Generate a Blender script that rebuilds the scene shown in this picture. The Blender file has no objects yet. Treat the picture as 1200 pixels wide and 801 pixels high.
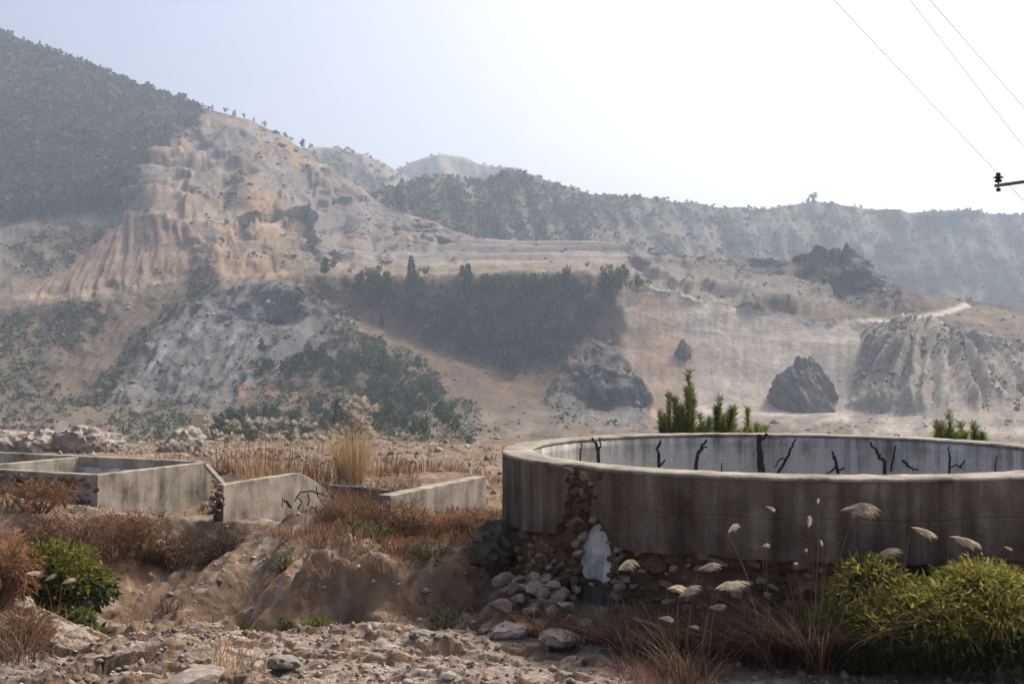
import bpy, bmesh, math, random
import numpy as np
from mathutils import Vector, Matrix

# ------------------------------------------------------------------ camera, sky, sun, exposure
scene = bpy.context.scene
col = scene.collection
random.seed(7)
rng = np.random.default_rng(11)
F, CXP, CYP, EYE = 1250.0, 600.0, 400.5, 3.67
PITCH = math.atan(32.5 / F)
cam_data = bpy.data.cameras.new('camera')
cam_data.sensor_width = 36.0
cam_data.lens = 36.0 * F / 1200.0
cam_data.clip_start = 0.1
cam_data.clip_end = 20000.0
cam = bpy.data.objects.new('camera', cam_data)
col.objects.link(cam)
cam.location = (0, 0, EYE)
cam.rotation_euler = (math.radians(90) + PITCH, 0, 0)
scene.camera = cam

SUN_AZ, SUN_EL = math.radians(48), math.radians(50)      # azimuth clockwise from +Y (view direction)
world = bpy.data.worlds.new('World')
scene.world = world
world.use_nodes = True
wn = world.node_tree
for n in list(wn.nodes):
    wn.nodes.remove(n)
wo = wn.nodes.new('ShaderNodeOutputWorld')
wb = wn.nodes.new('ShaderNodeBackground')
ws = wn.nodes.new('ShaderNodeTexSky')
ws.sky_type = 'NISHITA'
ws.sun_disc = False
ws.sun_elevation = SUN_EL
ws.sun_rotation = SUN_AZ
ws.altitude = 200
ws.air_density = 0.8
ws.dust_density = 10.0
ws.ozone_density = 1.0
wb.inputs['Strength'].default_value = 0.15
wn.links.new(ws.outputs[0], wb.inputs[0])
wn.links.new(wb.outputs[0], wo.inputs[0])

sun_data = bpy.data.lights.new('sun', 'SUN')
sun_data.energy = 2.3
sun_data.angle = math.radians(3.5)
sun_data.color = (1.0, 0.93, 0.83)
sun = bpy.data.objects.new('sun', sun_data)
col.objects.link(sun)
sdir = Vector((math.sin(SUN_AZ) * math.cos(SUN_EL), math.cos(SUN_AZ) * math.cos(SUN_EL), math.sin(SUN_EL)))
sun.rotation_euler = sdir.to_track_quat('Z', 'Y').to_euler()

vs = scene.view_settings
vs.view_transform = 'Standard'
vs.look = 'None'
vs.gamma = 1.0
vs.use_curve_mapping = False
vs.exposure = 0.58
scene.cycles.max_bounces = 6
scene.cycles.volume_bounces = 1
scene.cycles.transparent_max_bounces = 8
HAZE = 0.00024

# ------------------------------------------------------------------ helpers
def P(px, py, d):
    """pixel of the photograph + ground distance (world Y) -> point; arrays welcome"""
    cx = (np.asarray(px, float) - CXP) / F
    cy = (CYP - np.asarray(py, float)) / F
    Y = math.cos(PITCH) - cy * math.sin(PITCH)
    Z = math.sin(PITCH) + cy * math.cos(PITCH)
    s = np.asarray(d, float) / Y
    return np.stack([cx * s, Y * s, EYE + Z * s], -1)

def PX(p):
    """point -> photo pixel"""
    p = np.asarray(p, float)
    x, y, z = p[..., 0], p[..., 1], p[..., 2] - EYE
    f = y * math.cos(PITCH) + z * math.sin(PITCH)
    u = -y * math.sin(PITCH) + z * math.cos(PITCH)
    return CXP + F * x / f, CYP - F * u / f

def _h(ix, iy, seed):
    h = (ix.astype(np.int64) * 374761393 + iy.astype(np.int64) * 668265263 + seed * 974711) & 0xffffffff
    h = ((h ^ (h >> 13)) * 1274126177) & 0xffffffff
    h = ((h ^ (h >> 16)) * 2246822519) & 0xffffffff
    return (h ^ (h >> 15)) & 0xffffffff

def perlin(x, y, seed=0):
    x = np.asarray(x, float); y = np.asarray(y, float)
    x, y = np.broadcast_arrays(x, y)
    ix = np.floor(x); iy = np.floor(y)
    fx = x - ix; fy = y - iy
    ux = fx * fx * fx * (fx * (fx * 6 - 15) + 10)
    uy = fy * fy * fy * (fy * (fy * 6 - 15) + 10)
    def g(dx, dy):
        a = _h(ix + dx, iy + dy, seed) * (2 * math.pi / 4294967296.0)
        return np.cos(a) * (fx - dx) + np.sin(a) * (fy - dy)
    n0 = g(0, 0) * (1 - ux) + g(1, 0) * ux
    n1 = g(0, 1) * (1 - ux) + g(1, 1) * ux
    return (n0 * (1 - uy) + n1 * uy) * 1.5

def fbm(x, y, o=4, seed=0, gain=0.5):
    s = 0; a = 1.0; t = 0
    for k in range(o):
        s = s + a * perlin(x, y, seed + k * 17); t += a
        x = x * 2.03 + 5.1; y = y * 2.03 - 3.7; a *= gain
    return s / t

def ridged(x, y, o=4, seed=0, gain=0.5):
    s = 0; a = 1.0; t = 0
    for k in range(o):
        s = s + a * (1 - 2 * np.abs(perlin(x, y, seed + k * 31))); t += a
        x = x * 2.07 + 1.3; y = y * 2.07 + 7.7; a *= gain
    return s / t

def plates(x, y, seed=0):
    """fractured slabs: (height of the slab incl. its tilt -1..1, distance to the nearest crack)"""
    x, y = np.broadcast_arrays(np.asarray(x, float), np.asarray(y, float))
    ix = np.floor(x); iy = np.floor(y); f1 = np.full(x.shape, 9.0); f2 = np.full(x.shape, 9.0); h = np.zeros(x.shape)
    for dx in (-1, 0, 1):
        for dy in (-1, 0, 1):
            cx = ix + dx; cy = iy + dy
            r0 = _h(cx, cy, seed) / 4294967296.0; r1_ = _h(cx, cy, seed + 7) / 4294967296.0; r2 = _h(cx, cy, seed + 13) / 4294967296.0; r3 = _h(cx, cy, seed + 19) / 4294967296.0
            ox = cx + r0 - x; oy = cy + r1_ - y; dd = ox * ox + oy * oy
            n = dd < f1
            f2 = np.where(n, f1, np.minimum(f2, dd)); f1 = np.where(n, dd, f1)
            h = np.where(n, (r2 * 2 - 1) + 1.1 * ((r3 - .5) * ox + (r0 - .5) * oy), h)
    return h, np.sqrt(f2) - np.sqrt(f1)

def S(a, b, t):
    u = np.clip((np.asarray(t, float) - a) / (b - a), 0, 1)
    return u * u * (3 - 2 * u)

def inpoly(px, py, poly, soft=6.0):
    """soft polygon membership 0..1"""
    poly = np.asarray(poly, float)
    ins = np.zeros(px.shape, bool)
    dist = np.full(px.shape, 1e9)
    n = len(poly)
    for i in range(n):
        x0, y0 = poly[i]; x1, y1 = poly[(i + 1) % n]
        if y0 != y1:
            c = ((y0 > py) != (y1 > py)) & (px < (x1 - x0) * (py - y0) / (y1 - y0) + x0)
            ins ^= c
        dx, dy = x1 - x0, y1 - y0
        t = np.clip(((px - x0) * dx + (py - y0) * dy) / (dx * dx + dy * dy + 1e-9), 0, 1)
        dist = np.minimum(dist, np.hypot(px - x0 - t * dx, py - y0 - t * dy))
    sd = np.where(ins, dist, -dist)
    return np.clip(0.5 + sd / soft, 0, 1)

def mesh_np(name, V, faces, colr=None, smooth=False):
    """V (n,3); faces: list of index arrays (m,k)"""
    me = bpy.data.meshes.new(name)
    V = np.ascontiguousarray(V, np.float32)
    me.vertices.add(len(V)); me.vertices.foreach_set('co', V.ravel())
    if not isinstance(faces, (list, tuple)):
        faces = [faces]
    faces = [f for f in faces if len(f)]
    loops = np.concatenate([np.asarray(f, np.int32).ravel() for f in faces])
    tot = np.concatenate([np.full(len(f), f.shape[1], np.int32) for f in faces])
    start = np.concatenate([[0], np.cumsum(tot)[:-1]]).astype(np.int32)
    me.loops.add(len(loops)); me.loops.foreach_set('vertex_index', loops)
    me.polygons.add(len(tot)); me.polygons.foreach_set('loop_start', start); me.polygons.foreach_set('loop_total', tot)
    if smooth:
        me.polygons.foreach_set('use_smooth', np.ones(len(tot), bool))
    if colr is not None:
        a = me.color_attributes.new('col', 'FLOAT_COLOR', 'POINT')
        c = np.ones((len(V), 4), np.float32); c[:, :3] = colr
        a.data.foreach_set('color', c.ravel())
    me.update(); me.validate(clean_customdata=False)
    return me

def link(name, me, mat=None, parent=None, loc=None, rot=None, kind=None):
    o = bpy.data.objects.new(name, me)
    col.objects.link(o)
    if mat is not None and me is not None and not me.materials:
        me.materials.append(mat)
    if parent is not None:
        o.parent = parent
    if loc is not None: o.location = loc
    if rot is not None: o.rotation_euler = rot
    if kind: o['kind'] = kind
    return o

def tag(o, label, cat, group=None):
    o['label'] = label; o['category'] = cat
    if group: o['group'] = group
    return o

def thing(name, label, cat, loc=(0, 0, 0), rz=0, group=None):
    o = link(name, None, loc=loc, rot=(0, 0, rz))
    o.empty_display_size = 0.1
    return tag(o, label, cat, group)

def grid_faces(nr, nc):
    i = np.arange(nr - 1)[:, None] * nc + np.arange(nc - 1)[None, :]
    i = i.ravel()
    return np.stack([i, i + 1, i + 1 + nc, i + nc], -1)

# ------------------------------------------------------------------ materials
def new_mat(name):
    m = bpy.data.materials.new(name); m.use_nodes = True
    nt = m.node_tree
    for n in list(nt.nodes): nt.nodes.remove(n)
    out = nt.nodes.new('ShaderNodeOutputMaterial')
    return m, nt, out

def N(nt, typ, **kw):
    n = nt.nodes.new(typ)
    for k, v in kw.items():
        if k in n.inputs: n.inputs[k].default_value = v
        else: setattr(n, k, v)
    return n

def noise(nt, vec, scale, detail=6, rough=0.6, dist=0.0):
    n = nt.nodes.new('ShaderNodeTexNoise')
    n.inputs['Scale'].default_value = scale; n.inputs['Detail'].default_value = detail
    n.inputs['Roughness'].default_value = rough; n.inputs['Distortion'].default_value = dist
    if vec is not None: nt.links.new(vec, n.inputs['Vector'])
    return n

def ramp(nt, fac, stops):
    r = nt.nodes.new('ShaderNodeValToRGB')
    e = r.color_ramp.elements
    while len(e) < len(stops): e.new(0.5)
    for k, (p, c) in enumerate(stops):
        e[k].position = p; e[k].color = (c[0], c[1], c[2], 1) if not np.isscalar(c) else (c, c, c, 1)
    nt.links.new(fac, r.inputs['Fac'])
    return r

def mix(nt, a, b, fac, mode='MIX'):
    m = nt.nodes.new('ShaderNodeMix'); m.data_type = 'RGBA'; m.blend_type = mode
    for sock, v in ((m.inputs[0], fac), (m.inputs[6], a), (m.inputs[7], b)):
        if hasattr(v, 'links') or isinstance(v, bpy.types.NodeSocket): nt.links.new(v, sock)
        elif np.isscalar(v): sock.default_value = v if sock.type == 'VALUE' else (v, v, v, 1)
        else: sock.default_value = (v[0], v[1], v[2], 1)
    return m.outputs[2]

def attr_soil(name, scales, bump, bdist, var=(0.72, 1.25)):
    """ground colour from the vertex attribute, broken up by noise, with relief"""
    m, nt, out = new_mat(name)
    at = N(nt, 'ShaderNodeAttribute', attribute_name='col')
    tc = N(nt, 'ShaderNodeTexCoord')
    c = at.outputs['Color']
    h = None
    for k, s in enumerate(scales):
        nz = noise(nt, tc.outputs['Object'], s, 7, 0.62)
        lo = var[0] + (1 - var[0]) * 0.25 * k; hi = var[1] - (var[1] - 1) * 0.25 * k
        r = ramp(nt, nz.outputs['Fac'], [(0.28, lo), (0.72, hi)])
        c = mix(nt, c, r.outputs['Color'], 1.0, 'MULTIPLY')
        if h is None: h = nz.outputs['Fac']
        else:
            a = N(nt, 'ShaderNodeMath', operation='MULTIPLY_ADD'); a.inputs[1].default_value = 0.5
            nt.links.new(nz.outputs['Fac'], a.inputs[0]); nt.links.new(h, a.inputs[2]); h = a.outputs[0]
    b = N(nt, 'ShaderNodeBsdfPrincipled', Roughness=0.95)
    b.inputs['Specular IOR Level'].default_value = 0.12
    bp = N(nt, 'ShaderNodeBump', Strength=bump, Distance=bdist)
    nt.links.new(h, bp.inputs['Height']); nt.links.new(bp.outputs[0], b.inputs['Normal'])
    nt.links.new(c, b.inputs['Base Color']); nt.links.new(b.outputs[0], out.inputs[0])
    return m

def attr_leaf(name, trans=0.35, rough=0.75):
    m, nt, out = new_mat(name)
    at = N(nt, 'ShaderNodeAttribute', attribute_name='col')
    oi = N(nt, 'ShaderNodeObjectInfo')
    r = ramp(nt, oi.outputs["Random"], [(0, 0.68), (1, 1.3)])
    c = mix(nt, at.outputs['Color'], r.outputs['Color'], 1.0, 'MULTIPLY')
    b = N(nt, 'ShaderNodeBsdfPrincipled', Roughness=rough)
    b.inputs['Specular IOR Level'].default_value = 0.15
    t = N(nt, 'ShaderNodeBsdfTranslucent')
    nt.links.new(c, b.inputs['Base Color']); nt.links.new(c, t.inputs['Color'])
    mx = N(nt, 'ShaderNodeMixShader'); mx.inputs[0].default_value = trans
    nt.links.new(b.outputs[0], mx.inputs[1]); nt.links.new(t.outputs[0], mx.inputs[2])
    nt.links.new(mx.outputs[0], out.inputs[0])
    return m

M = {}
M['far'] = attr_soil('far_hill_soil', [0.02, 0.09, 0.4], 0.7, 2.0)
M['hill'] = attr_soil('hillside_soil', [0.06, 0.28, 1.0], 0.9, 1.5, (.72, 1.25))
M['ground'] = attr_soil('gully_soil', [0.8, 4.5, 26], 0.9, 0.06, (0.62, 1.35))
M['leaf'] = attr_leaf('leaf', 0.4)
M['scrub'] = attr_leaf('scrub_leaf', 0.12)
M['straw'] = attr_leaf('dry_straw', 0.35)
# ------------------------------------------------------------------ far terrain: lofted through feature lines
def curve(pts, px):
    a = np.asarray(pts, float)
    return np.interp(px, a[:, 0], a[:, 1]), np.interp(px, a[:, 0], a[:, 2])

def smooth1(v, k):
    if k < 2: return v
    w = np.hanning(k + 2)[1:-1]; w /= w.sum()
    return np.convolve(np.pad(v, (k // 2, k - 1 - k // 2), 'edge'), w, 'valid')

def loft(curves, px, rows, smooth=13):
    """curves from far (top) to near (bottom). returns py, d grids (rows x cols)"""
    ys, ds = [], []
    for c, k in curves:
        y, d = curve(c, px)
        ys.append(smooth1(y, k)); ds.append(smooth1(d, smooth))
    PY, D = [], []
    for i in range(len(ys) - 1):
        n = rows[i]
        t = np.linspace(0, 1, n, endpoint=False)[:, None]
        PY.append(ys[i] * (1 - t) + ys[i + 1] * t); D.append(ds[i] * (1 - t) + ds[i + 1] * t)
    PY.append(ys[-1][None]); D.append(ds[-1][None])
    return np.concatenate(PY), np.concatenate(D)

def blur_rows(a, k):
    w = np.hanning(k + 2)[1:-1]; w /= w.sum()
    p = np.pad(a, ((k // 2, k - 1 - k // 2), (0, 0)), 'edge')
    o = np.zeros_like(a)
    for i in range(k): o += w[i] * p[i:i + len(a)]
    return o

def mixc(C, c, m):
    return C * (1 - m[..., None]) + np.asarray(c, float) * m[..., None]

HS = {}
def build_hillside():
    px = np.arange(-420, 1561, 2.2)
    sil = [(-420,-130,1350),(-150,-36,1320),(0,37,1300),(60,60,1290),(130,88,1270),(200,115,1240),(250,130,1200),(290,140,1170),(330,158,1150),
           (365,182,1120),(410,214,1050),(450,241,1000),(500,258,950),(530,270,900),(570,281,860),(620,283,840),(700,283,820),(740,289,800),(757,302,760),
           (830,305,720),(890,306,700),(918,311,690),(932,300,685),(960,294,680),(1000,297,675),(1015,318,670),(1040,336,665),(1070,351,660),(1110,349,660),(1150,354,670),(1200,360,690),(1560,330,800)]
    c7 = [(-420,235,1030),(0,257,985),(70,248,980),(150,248,930),(190,257,850),(240,264,840),(300,262,850),(350,272,860),(400,287,860),(450,292,840),(500,294,825),(570,296,800),(620,297,790),(740,301,772),(757,306,745),(830,309,710),(920,316,685),(960,300,678),(1000,303,668),(1040,342,660),(1110,354,655),(1200,366,680),(1560,338,790)]
    c6 = [(-420,320,780),(0,350,760),(60,352,750),(150,339,740),(210,331,735),(240,320,730),(300,328,730),(345,319,730),(400,312,735),(500,310,735),(600,309,730),(700,308,720),(745,310,705),(800,314,695),(900,325,675),(930,336,660),(1000,352,645),(1050,374,635),(1110,364,635),(1200,376,650),(1560,352,760)]
    c5 = [(-420,350,700),(0,362,690),(100,356,690),(200,350,690),(300,338,680),(345,331,670),(400,324,668),(500,321,668),(600,319,662),(700,317,652),(735,326,636),(760,338,618),(850,356,600),(950,377,590),(1030,381,585),(1080,386,580),(1130,376,590),(1200,396,600),(1560,390,700)]
    c4 = [(-420,420,580),(0,410,580),(100,402,585),(200,392,592),(300,387,595),(400,372,605),(450,386,608),(500,402,608),(560,422,602),(600,428,598),(650,412,580),(700,388,560),(735,362,546),(800,384,546),(850,390,542),(950,402,536),(1030,408,528),(1080,398,528),(1150,418,528),(1200,428,528),(1560,430,600)]
    c3 = [(-420,470,480),(0,468,470),(100,476,470),(200,478,470),(300,468,465),(400,462,462),(500,458,480),(600,464,490),(650,472,470),(700,481,455),(760,480,450),(850,480,450),(950,482,450),(1020,484,445),(1100,491,430),(1200,496,425),(1560,500,450)]
    c4 = [(p, y, np.interp(p, [q[0] for q in c5], [q[2] for q in c5]) * .58 + d * .42) for p, y, d in c4]
    c3 = [(p, y, d * .55 + 285 - 8 * float(S(720, 780, p)) - 40 * float(S(1010, 1060, p))) for p, y, d in c3]
    def plane_d(p, y, d):
        y5, d5 = (float(np.interp(p, [q[0] for q in c5], [q[k] for q in c5])) for k in (1, 2)); y3, d3 = (float(np.interp(p, [q[0] for q in c3], [q[k] for q in c3])) for k in (1, 2))
        a5, a3, a4 = (433 - y5), (433 - y3), (433 - y)
        # straight line in (d, height): find d where height/d matches a4
        k = (a5 * d5 - a3 * d3) / (d5 - d3); c_ = a5 * d5 - k * d5
        dp = c_ / (a4 - k) if abs(a4 - k) > 1e-6 else d
        w = float(S(720, 760, p) * (1 - S(1000, 1040, p))) * .9 + .1
        return dp * w + d * (1 - w)
    c4 = [(p, y, plane_d(p, y, d)) for p, y, d in c4]
    c2 = [(-420,492,470),(300,488,470),(600,490,470),(1200,503,465),(1560,505,470)]
    c1 = [(-420,515,330),(600,517,330),(1560,519,330)]
    c0 = [(-420,572,180),(1560,572,180)]
    cm = [(-420,575,120),(1560,575,120)]
    # hidden back side, falling away
    back = [(p, y + 60, d + 500) for p, y, d in sil]
    curves = [(back, 25), (sil, 3), (c7, 7), (c6, 7), (c5, 9), (c4, 11), (c3, 9), (c2, 25), (c1, 25), (c0, 25)]
    PY, D = loft(curves, px, [6, 62, 34, 16, 40, 46, 14, 10, 6])
    nb = 6
    D[nb:] = blur_rows(D[nb:], 7)
    U = np.broadcast_to(px, PY.shape)
    # warped pixel coordinates so that zone borders are ragged
    wx = U + 20 * fbm(U * 0.03, PY * 0.03, 5, 3, .6); wy = PY + 13 * fbm(U * 0.035, PY * 0.035, 5, 9, .6)
    z = lambda poly, soft=8: inpoly(wx, wy, poly, soft)
    Z = {}
    Z['wood'] = z([(-430,-260),(245,122),(218,162),(185,188),(163,225),(143,248),(80,246),(0,258),(-430,250)], 10)
    Z['quarry'] = z([(250,126),(290,132),(365,174),(450,234),(545,285),(420,312),(345,322),(240,332),(200,262),(150,256),(165,222),(188,186),(220,162)], 12)
    Z['lilac'] = np.maximum.reduce([z([(228,170),(262,160),(303,158),(308,190),(285,198),(240,196)],10), z([(350,245),(430,232),(470,262),(440,282),(370,280)],14), z([(300,205),(365,208),(370,235),(310,225)],10)])
    Z['bright'] = np.maximum.reduce([z([(195,178),(226,176),(236,192),(210,206),(192,200)],8), z([(333,176),(345,172),(372,196),(336,203)],8), z([(262,262),(300,230),(342,265),(338,292),(262,290)],10), z([(236,292),(300,288),(350,322),(300,330),(262,330),(240,318)],8), z([(205,235),(222,205),(232,240)],8)])
    Z['mound'] = z([(148,262),(190,255),(236,264),(242,300),(180,337),(60,354),(15,354),(92,303)], 8)
    Z['cream'] = z([(-430,250),(0,258),(140,250),(150,262),(92,303),(20,352),(-430,330)], 10)
    Z['brown'] = z([(245,305),(262,332),(150,430),(60,490),(20,490),(120,400),(200,345)], 10)
    Z['grey'] = z([(255,338),(350,338),(425,380),(402,445),(290,480),(118,478),(150,430),(215,365)], 10)
    Z['wslope'] = z([(385,330),(560,336),(735,326),(738,348),(690,388),(640,430),(590,438),(520,402),(430,360),(340,350)], 12)
    Z['vfloor'] = z([(432,362),(520,404),(600,440),(650,424),(700,395),(675,450),(640,478),(560,480),(480,428)], 12)
    Z['terr'] = z([(395,300),(560,282),(745,282),(760,305),(560,311),(385,315)], 6)
    Z['shelf'] = z([(385,316),(560,311),(770,306),(770,322),(560,326),(385,330)], 6)
    Z['cut'] = z([(734,338),(850,362),(960,382),(1022,388),(1005,440),(1000,496),(770,496),(735,430)], 8)
    Z['cuto'] = z([(734,338),(775,346),(808,400),(806,490),(760,496),(735,430)], 26)
    Z['plat'] = z([(738,303),(920,308),(1000,377),(860,360),(740,334)], 8)
    Z['crag'] = z([(922,302),(960,290),(1003,292),(1020,318),(1050,352),(1030,376),(985,362),(948,340)], 7)
    Z['gull'] = z([(1018,392),(1080,381),(1150,398),(1210,430),(1280,510),(1000,512),(1000,450)], 10)
    Z['rock'] = z([(640,470),(668,425),(700,395),(722,402),(738,440),(765,470),(760,500),(650,502)], 7)
    Z['rust'] = np.maximum(z([(278,458),(400,452),(410,476),(285,484)], 6), z([(652,455),(690,398),(700,408),(680,450),(660,470)], 8))
    Z['toe'] = S(478, 492, PY)
    # colour
    n1 = fbm(U * 0.02, PY * 0.03, 5, 40)[..., None]; n2 = fbm(U * 0.09, PY * 0.13, 4, 41)[..., None]
    C = np.array([.175, .135, .097]) * (1 + 0.5 * n1) + np.array([.06, .055, .045]) * n2
    C = mixc(C, (.04, .046, .028), Z['wood'] * 0.97)
    C = mixc(C, (.10, .08, .055), Z['wood'] * S(0.2, 0.5, fbm(U * 0.012, PY * 0.02, 4, 77)) * 0.8)
    C = mixc(C, (.315, .248, .182), Z['quarry'])
    C = mixc(C, (.225, .203, .185), Z['quarry'] * S(-.1, .3, fbm(U * 0.02, PY * 0.03, 4, 21)))
    C = mixc(C, (.225, .21, .205), Z['lilac'] * 0.85)
    C = mixc(C, (.36, .255, .165), Z['bright'])
    C = mixc(C, (.31, .215, .155), Z['mound'])
    C = mixc(C, (.235, .20, .152), Z['cream'] * 0.9)
    C = mixc(C, (.18, .135, .095), Z['brown'])
    C = mixc(C, (.19, .178, .17), Z['grey'])
    st = S(.15, .5, fbm((U + PY * 0.9) * 0.06, (PY - U * 0.5) * 0.012, 3, 91))
    C = mixc(C, (.33, .315, .30), Z['grey'] * st)
    C = mixc(C, (.125, .108, .07), Z['wslope'] * S(-.35, .15, fbm(U * .03, PY * .05, 3, 654)) * .7)
    C = mixc(C, (.185, .13, .092), Z['vfloor'])
    C = mixc(C, (.33, .295, .265), Z['terr'])
    C = mixc(C, (.28, .22, .165), Z['shelf'])
    C = mixc(C, (.225, .20, .168), Z['plat'])
    C = mixc(C, (.53, .465, .39), Z['cut'])
    C = mixc(C, (.43, .305, .215), Z['cuto'] * .85)
    cs = S(-.2, .5, fbm(U * 0.14, PY * 0.012, 3, 64))
    C = C * (1 - (0.15 * cs * Z['cut'])[..., None])
    C = mixc(C, (.15, .14, .13), Z['crag'] * .9)
    C = mixc(C, (.39, .345, .29), Z['gull'])
    C = mixc(C, (.14, .135, .13), Z['rock'] * .9)
    C = mixc(C, (.26, .26, .255), Z['rock'] * S(.1, .45, fbm(U * .12, PY * .05, 3, 12)) * .7)
    C = mixc(C, (.26, .165, .115), Z['rust'])
    C = mixc(C, (.235, .197, .157), Z['toe'] * S(-.2, .25, fbm(U * .03, PY * .06, 4, 5)))
    tb = (433 - PY) * D / 1250 / (D / 700.0) / 4.2; tb = tb - np.floor(tb)
    C = mixc(C, (.225, .20, .18), Z['terr'] * (tb < .5) * .8)
    # leaf litter and low growth under the scrub
    m = .06 * S(.0, .4, fbm(U * 0.025, PY * 0.04, 4, 610)) * (PY > 255)
    for poly, a in (([(60,488),(130,472),(215,372),(262,340),(235,330),(190,372),(120,440),(60,470)], 1.0), ([(0,300),(60,270),(140,270),(110,300),(40,335)], .5),
                    ([(55,365),(110,350),(130,380),(80,420),(50,400)], .8), ([(0,420),(40,430),(60,500),(0,505)], .8), ([(290,440),(330,430),(420,415),(520,440),(540,500),(300,495),(280,460),(400,458)], 1.0),
                    ([(400,380),(440,400),(520,440),(500,470),(410,440),(360,440)], .9), ([(385,335),(560,338),(735,330),(738,348),(690,388),(640,430),(590,438),(520,402),(430,362),(340,352)], .28),
                    ([(280,490),(560,470),(560,530),(240,535)], .9), ([(300,345),(345,350),(335,400),(300,380)], .45), ([(130,478),(235,475),(240,520),(130,515)], 1.0), ([(-430,350),(0,365),(60,370),(70,480),(-430,500)], .5),
                    ([(1060,400),(1110,400),(1200,470),(1150,470)], .25), ([(930,310),(985,300),(1010,330),(950,345)], .35), ([(640,470),(690,440),(700,480),(650,500)], .3), ([(262,225),(285,215),(280,245),(262,248)], .8), ([(300,262),(370,255),(380,305),(345,318),(350,280)],.12),
                    ([(1150,400),(1250,420),(1400,500),(1200,480)], .3)):
        m = np.maximum(m, a * inpoly(wx, wy, poly, 14))
    Z['scrub'] = m * (.2 + S(-.25, .25, fbm(U * 0.06, PY * 0.08, 4, 611))) * (1 - Z['cut'] * .95) * (1 - Z['mound'] * .9) * (1 - Z['wood'])
    C = mixc(C, (.105, .095, .06), np.clip(Z['scrub'] * 1.1, 0, .85))
    # small scale blotches of the bare soil
    C = C * (1 + (.30 - .2 * Z['cut']) * fbm(U * .22, PY * .3, 3, 46) + .22 * fbm(U * .06, PY * .09, 3, 47))[..., None]
    # pale tracks cut across the slope
    def track(pts, w, c):
        nonlocal C
        a = np.asarray(pts, float)
        dist = np.full(U.shape, 1e9)
        for i in range(len(a) - 1):
            dx, dy = a[i + 1] - a[i]
            t = np.clip(((U - a[i, 0]) * dx + (PY - a[i, 1]) * dy) / (dx * dx + dy * dy), 0, 1)
            dist = np.minimum(dist, np.hypot(U - a[i, 0] - t * dx, PY - a[i, 1] - t * dy))
        C = mixc(C, c, np.clip(1.5 - dist / w, 0, 1) * .9)
    track([(738,338),(850,364),(960,384),(1050,382),(1135,360)], 2.8, (.62, .55, .46))
    track([(320,338),(350,352),(388,372),(420,392)], 2.0, (.36, .33, .30))
    track([(180,256),(205,261),(235,264),(330,264)], 1.5, (.42, .35, .28))
    track([(20,354),(100,350),(180,338),(215,328)], 2.0, (.34, .27, .20))
    track([(385,315),(500,311),(640,309),(750,305)], 1.6, (.37, .30, .235))
    C = np.clip(C * .72, .025, .6)
    # relief (metres, towards the viewer = -Y, some upward)
    V = P(U, PY, D)
    X, Y, Zw = V[..., 0], V[..., 1], V[..., 2]
    sc = D / 700.0
    hx = X / sc; hz = Zw / sc
    hv = hz; hz = hv + 560 * np.log(D / 600.0)
    act = np.ones_like(D); act[:nb + 1] = 0.3
    act = act * S(180, 380, D)
    wq = fbm(hx / 55, hz / 55, 3, 225); wq2 = fbm(hx / 16, hz / 16, 2, 227)
    quar = np.maximum(Z['quarry'], .7 * Z['plat'])
    soft = np.clip(1 - .9 * Z['gull'] - .8 * Z['terr'] - .9 * Z['cut'] - .5 * Z['mound'] - .5 * Z['brown'] - .4 * Z['vfloor'], .1, 1)
    r = 7 * fbm(hx / 140, hz / 100, 3, 200) + soft * (3.4 * ridged(hx / 34 + .55 * wq, hz / 130 + .3 * wq, 3, 210) + 1.1 * ridged(hx / 9 + .5 * wq2, hz / 60, 3, 212))
    qa, qe = plates(hx / 46 + .35 * wq, hv / 26 + .35 * wq, 220); qb, qf = plates(hx / 19 + .3 * wq2, hv / 12 + .3 * wq2, 221)
    r += quar * (5.5 * qa + 2.6 * qb)
    stp = hv / 13.0 + 1.0 * fbm(hx / 90, hv / 90, 3, 5) + .12 * wq2; stp = np.floor(stp) + S(.62, 1, stp - np.floor(stp)) - stp
    r += -quar * 11.0 * stp * S(-.4, .1, fbm(hx / 110, hv / 60, 3, 226))
    t3 = hv / 4.2 + .25 * fbm(hx / 40, hz / 90, 2, 6); t3 = np.floor(t3) + S(.5, 1, t3 - np.floor(t3)) - t3
    r += -Z['terr'] * 6.5 * t3
    r += Z['mound'] * (1.5 * ridged((U - 190) / (1 + (PY - 250) / 70) * .5 + .5 * wq2 + .6 * wq, PY * .02, 3, 230) + 2.0 * ridged((U - 190) / (1 + (PY - 250) / 70) * .13 + .5 * wq, PY * .012, 2, 231) + 6 * np.exp(-((U - 150) / 60) ** 2))
    r += np.maximum(Z['brown'], Z['vfloor'] * .6) * 1.0 * ridged((U + PY * .8) * .09, PY * .02, 2, 233)
    r += Z['grey'] * (7 * ridged((U * .7 + PY * .75) * .035, (PY - U * .6) * .008, 3, 240) + 2.6 * ridged((U * .7 + PY * .75) * .13, (PY - U * .6) * .02, 3, 241))
    r += Z['cut'] * (.5 * fbm(U * .11, PY * .014, 3, 250) + .35 * ridged(U * .3 + .02 * PY, PY * .02, 2, 251))
    ang = np.arctan2(U - 1085, PY - 352)
    r += Z['gull'] * (9 * ridged(ang * 5.2 + .25 * fbm(U * .02, PY * .02, 2, 4), PY * .005, 1, 260) + 6 * ridged(ang * 13 + .35 * wq2, PY * .012, 3, 261) + 3 * ridged(ang * 34 + .3 * wq2, PY * .02, 2, 262))
    ca_, ce_ = plates(hx / 26 + .4 * wq2, hv / 22 + .4 * wq2, 271); cb_, cf_ = plates(hx / 10 + .3 * wq2, hv / 11, 272)
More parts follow.
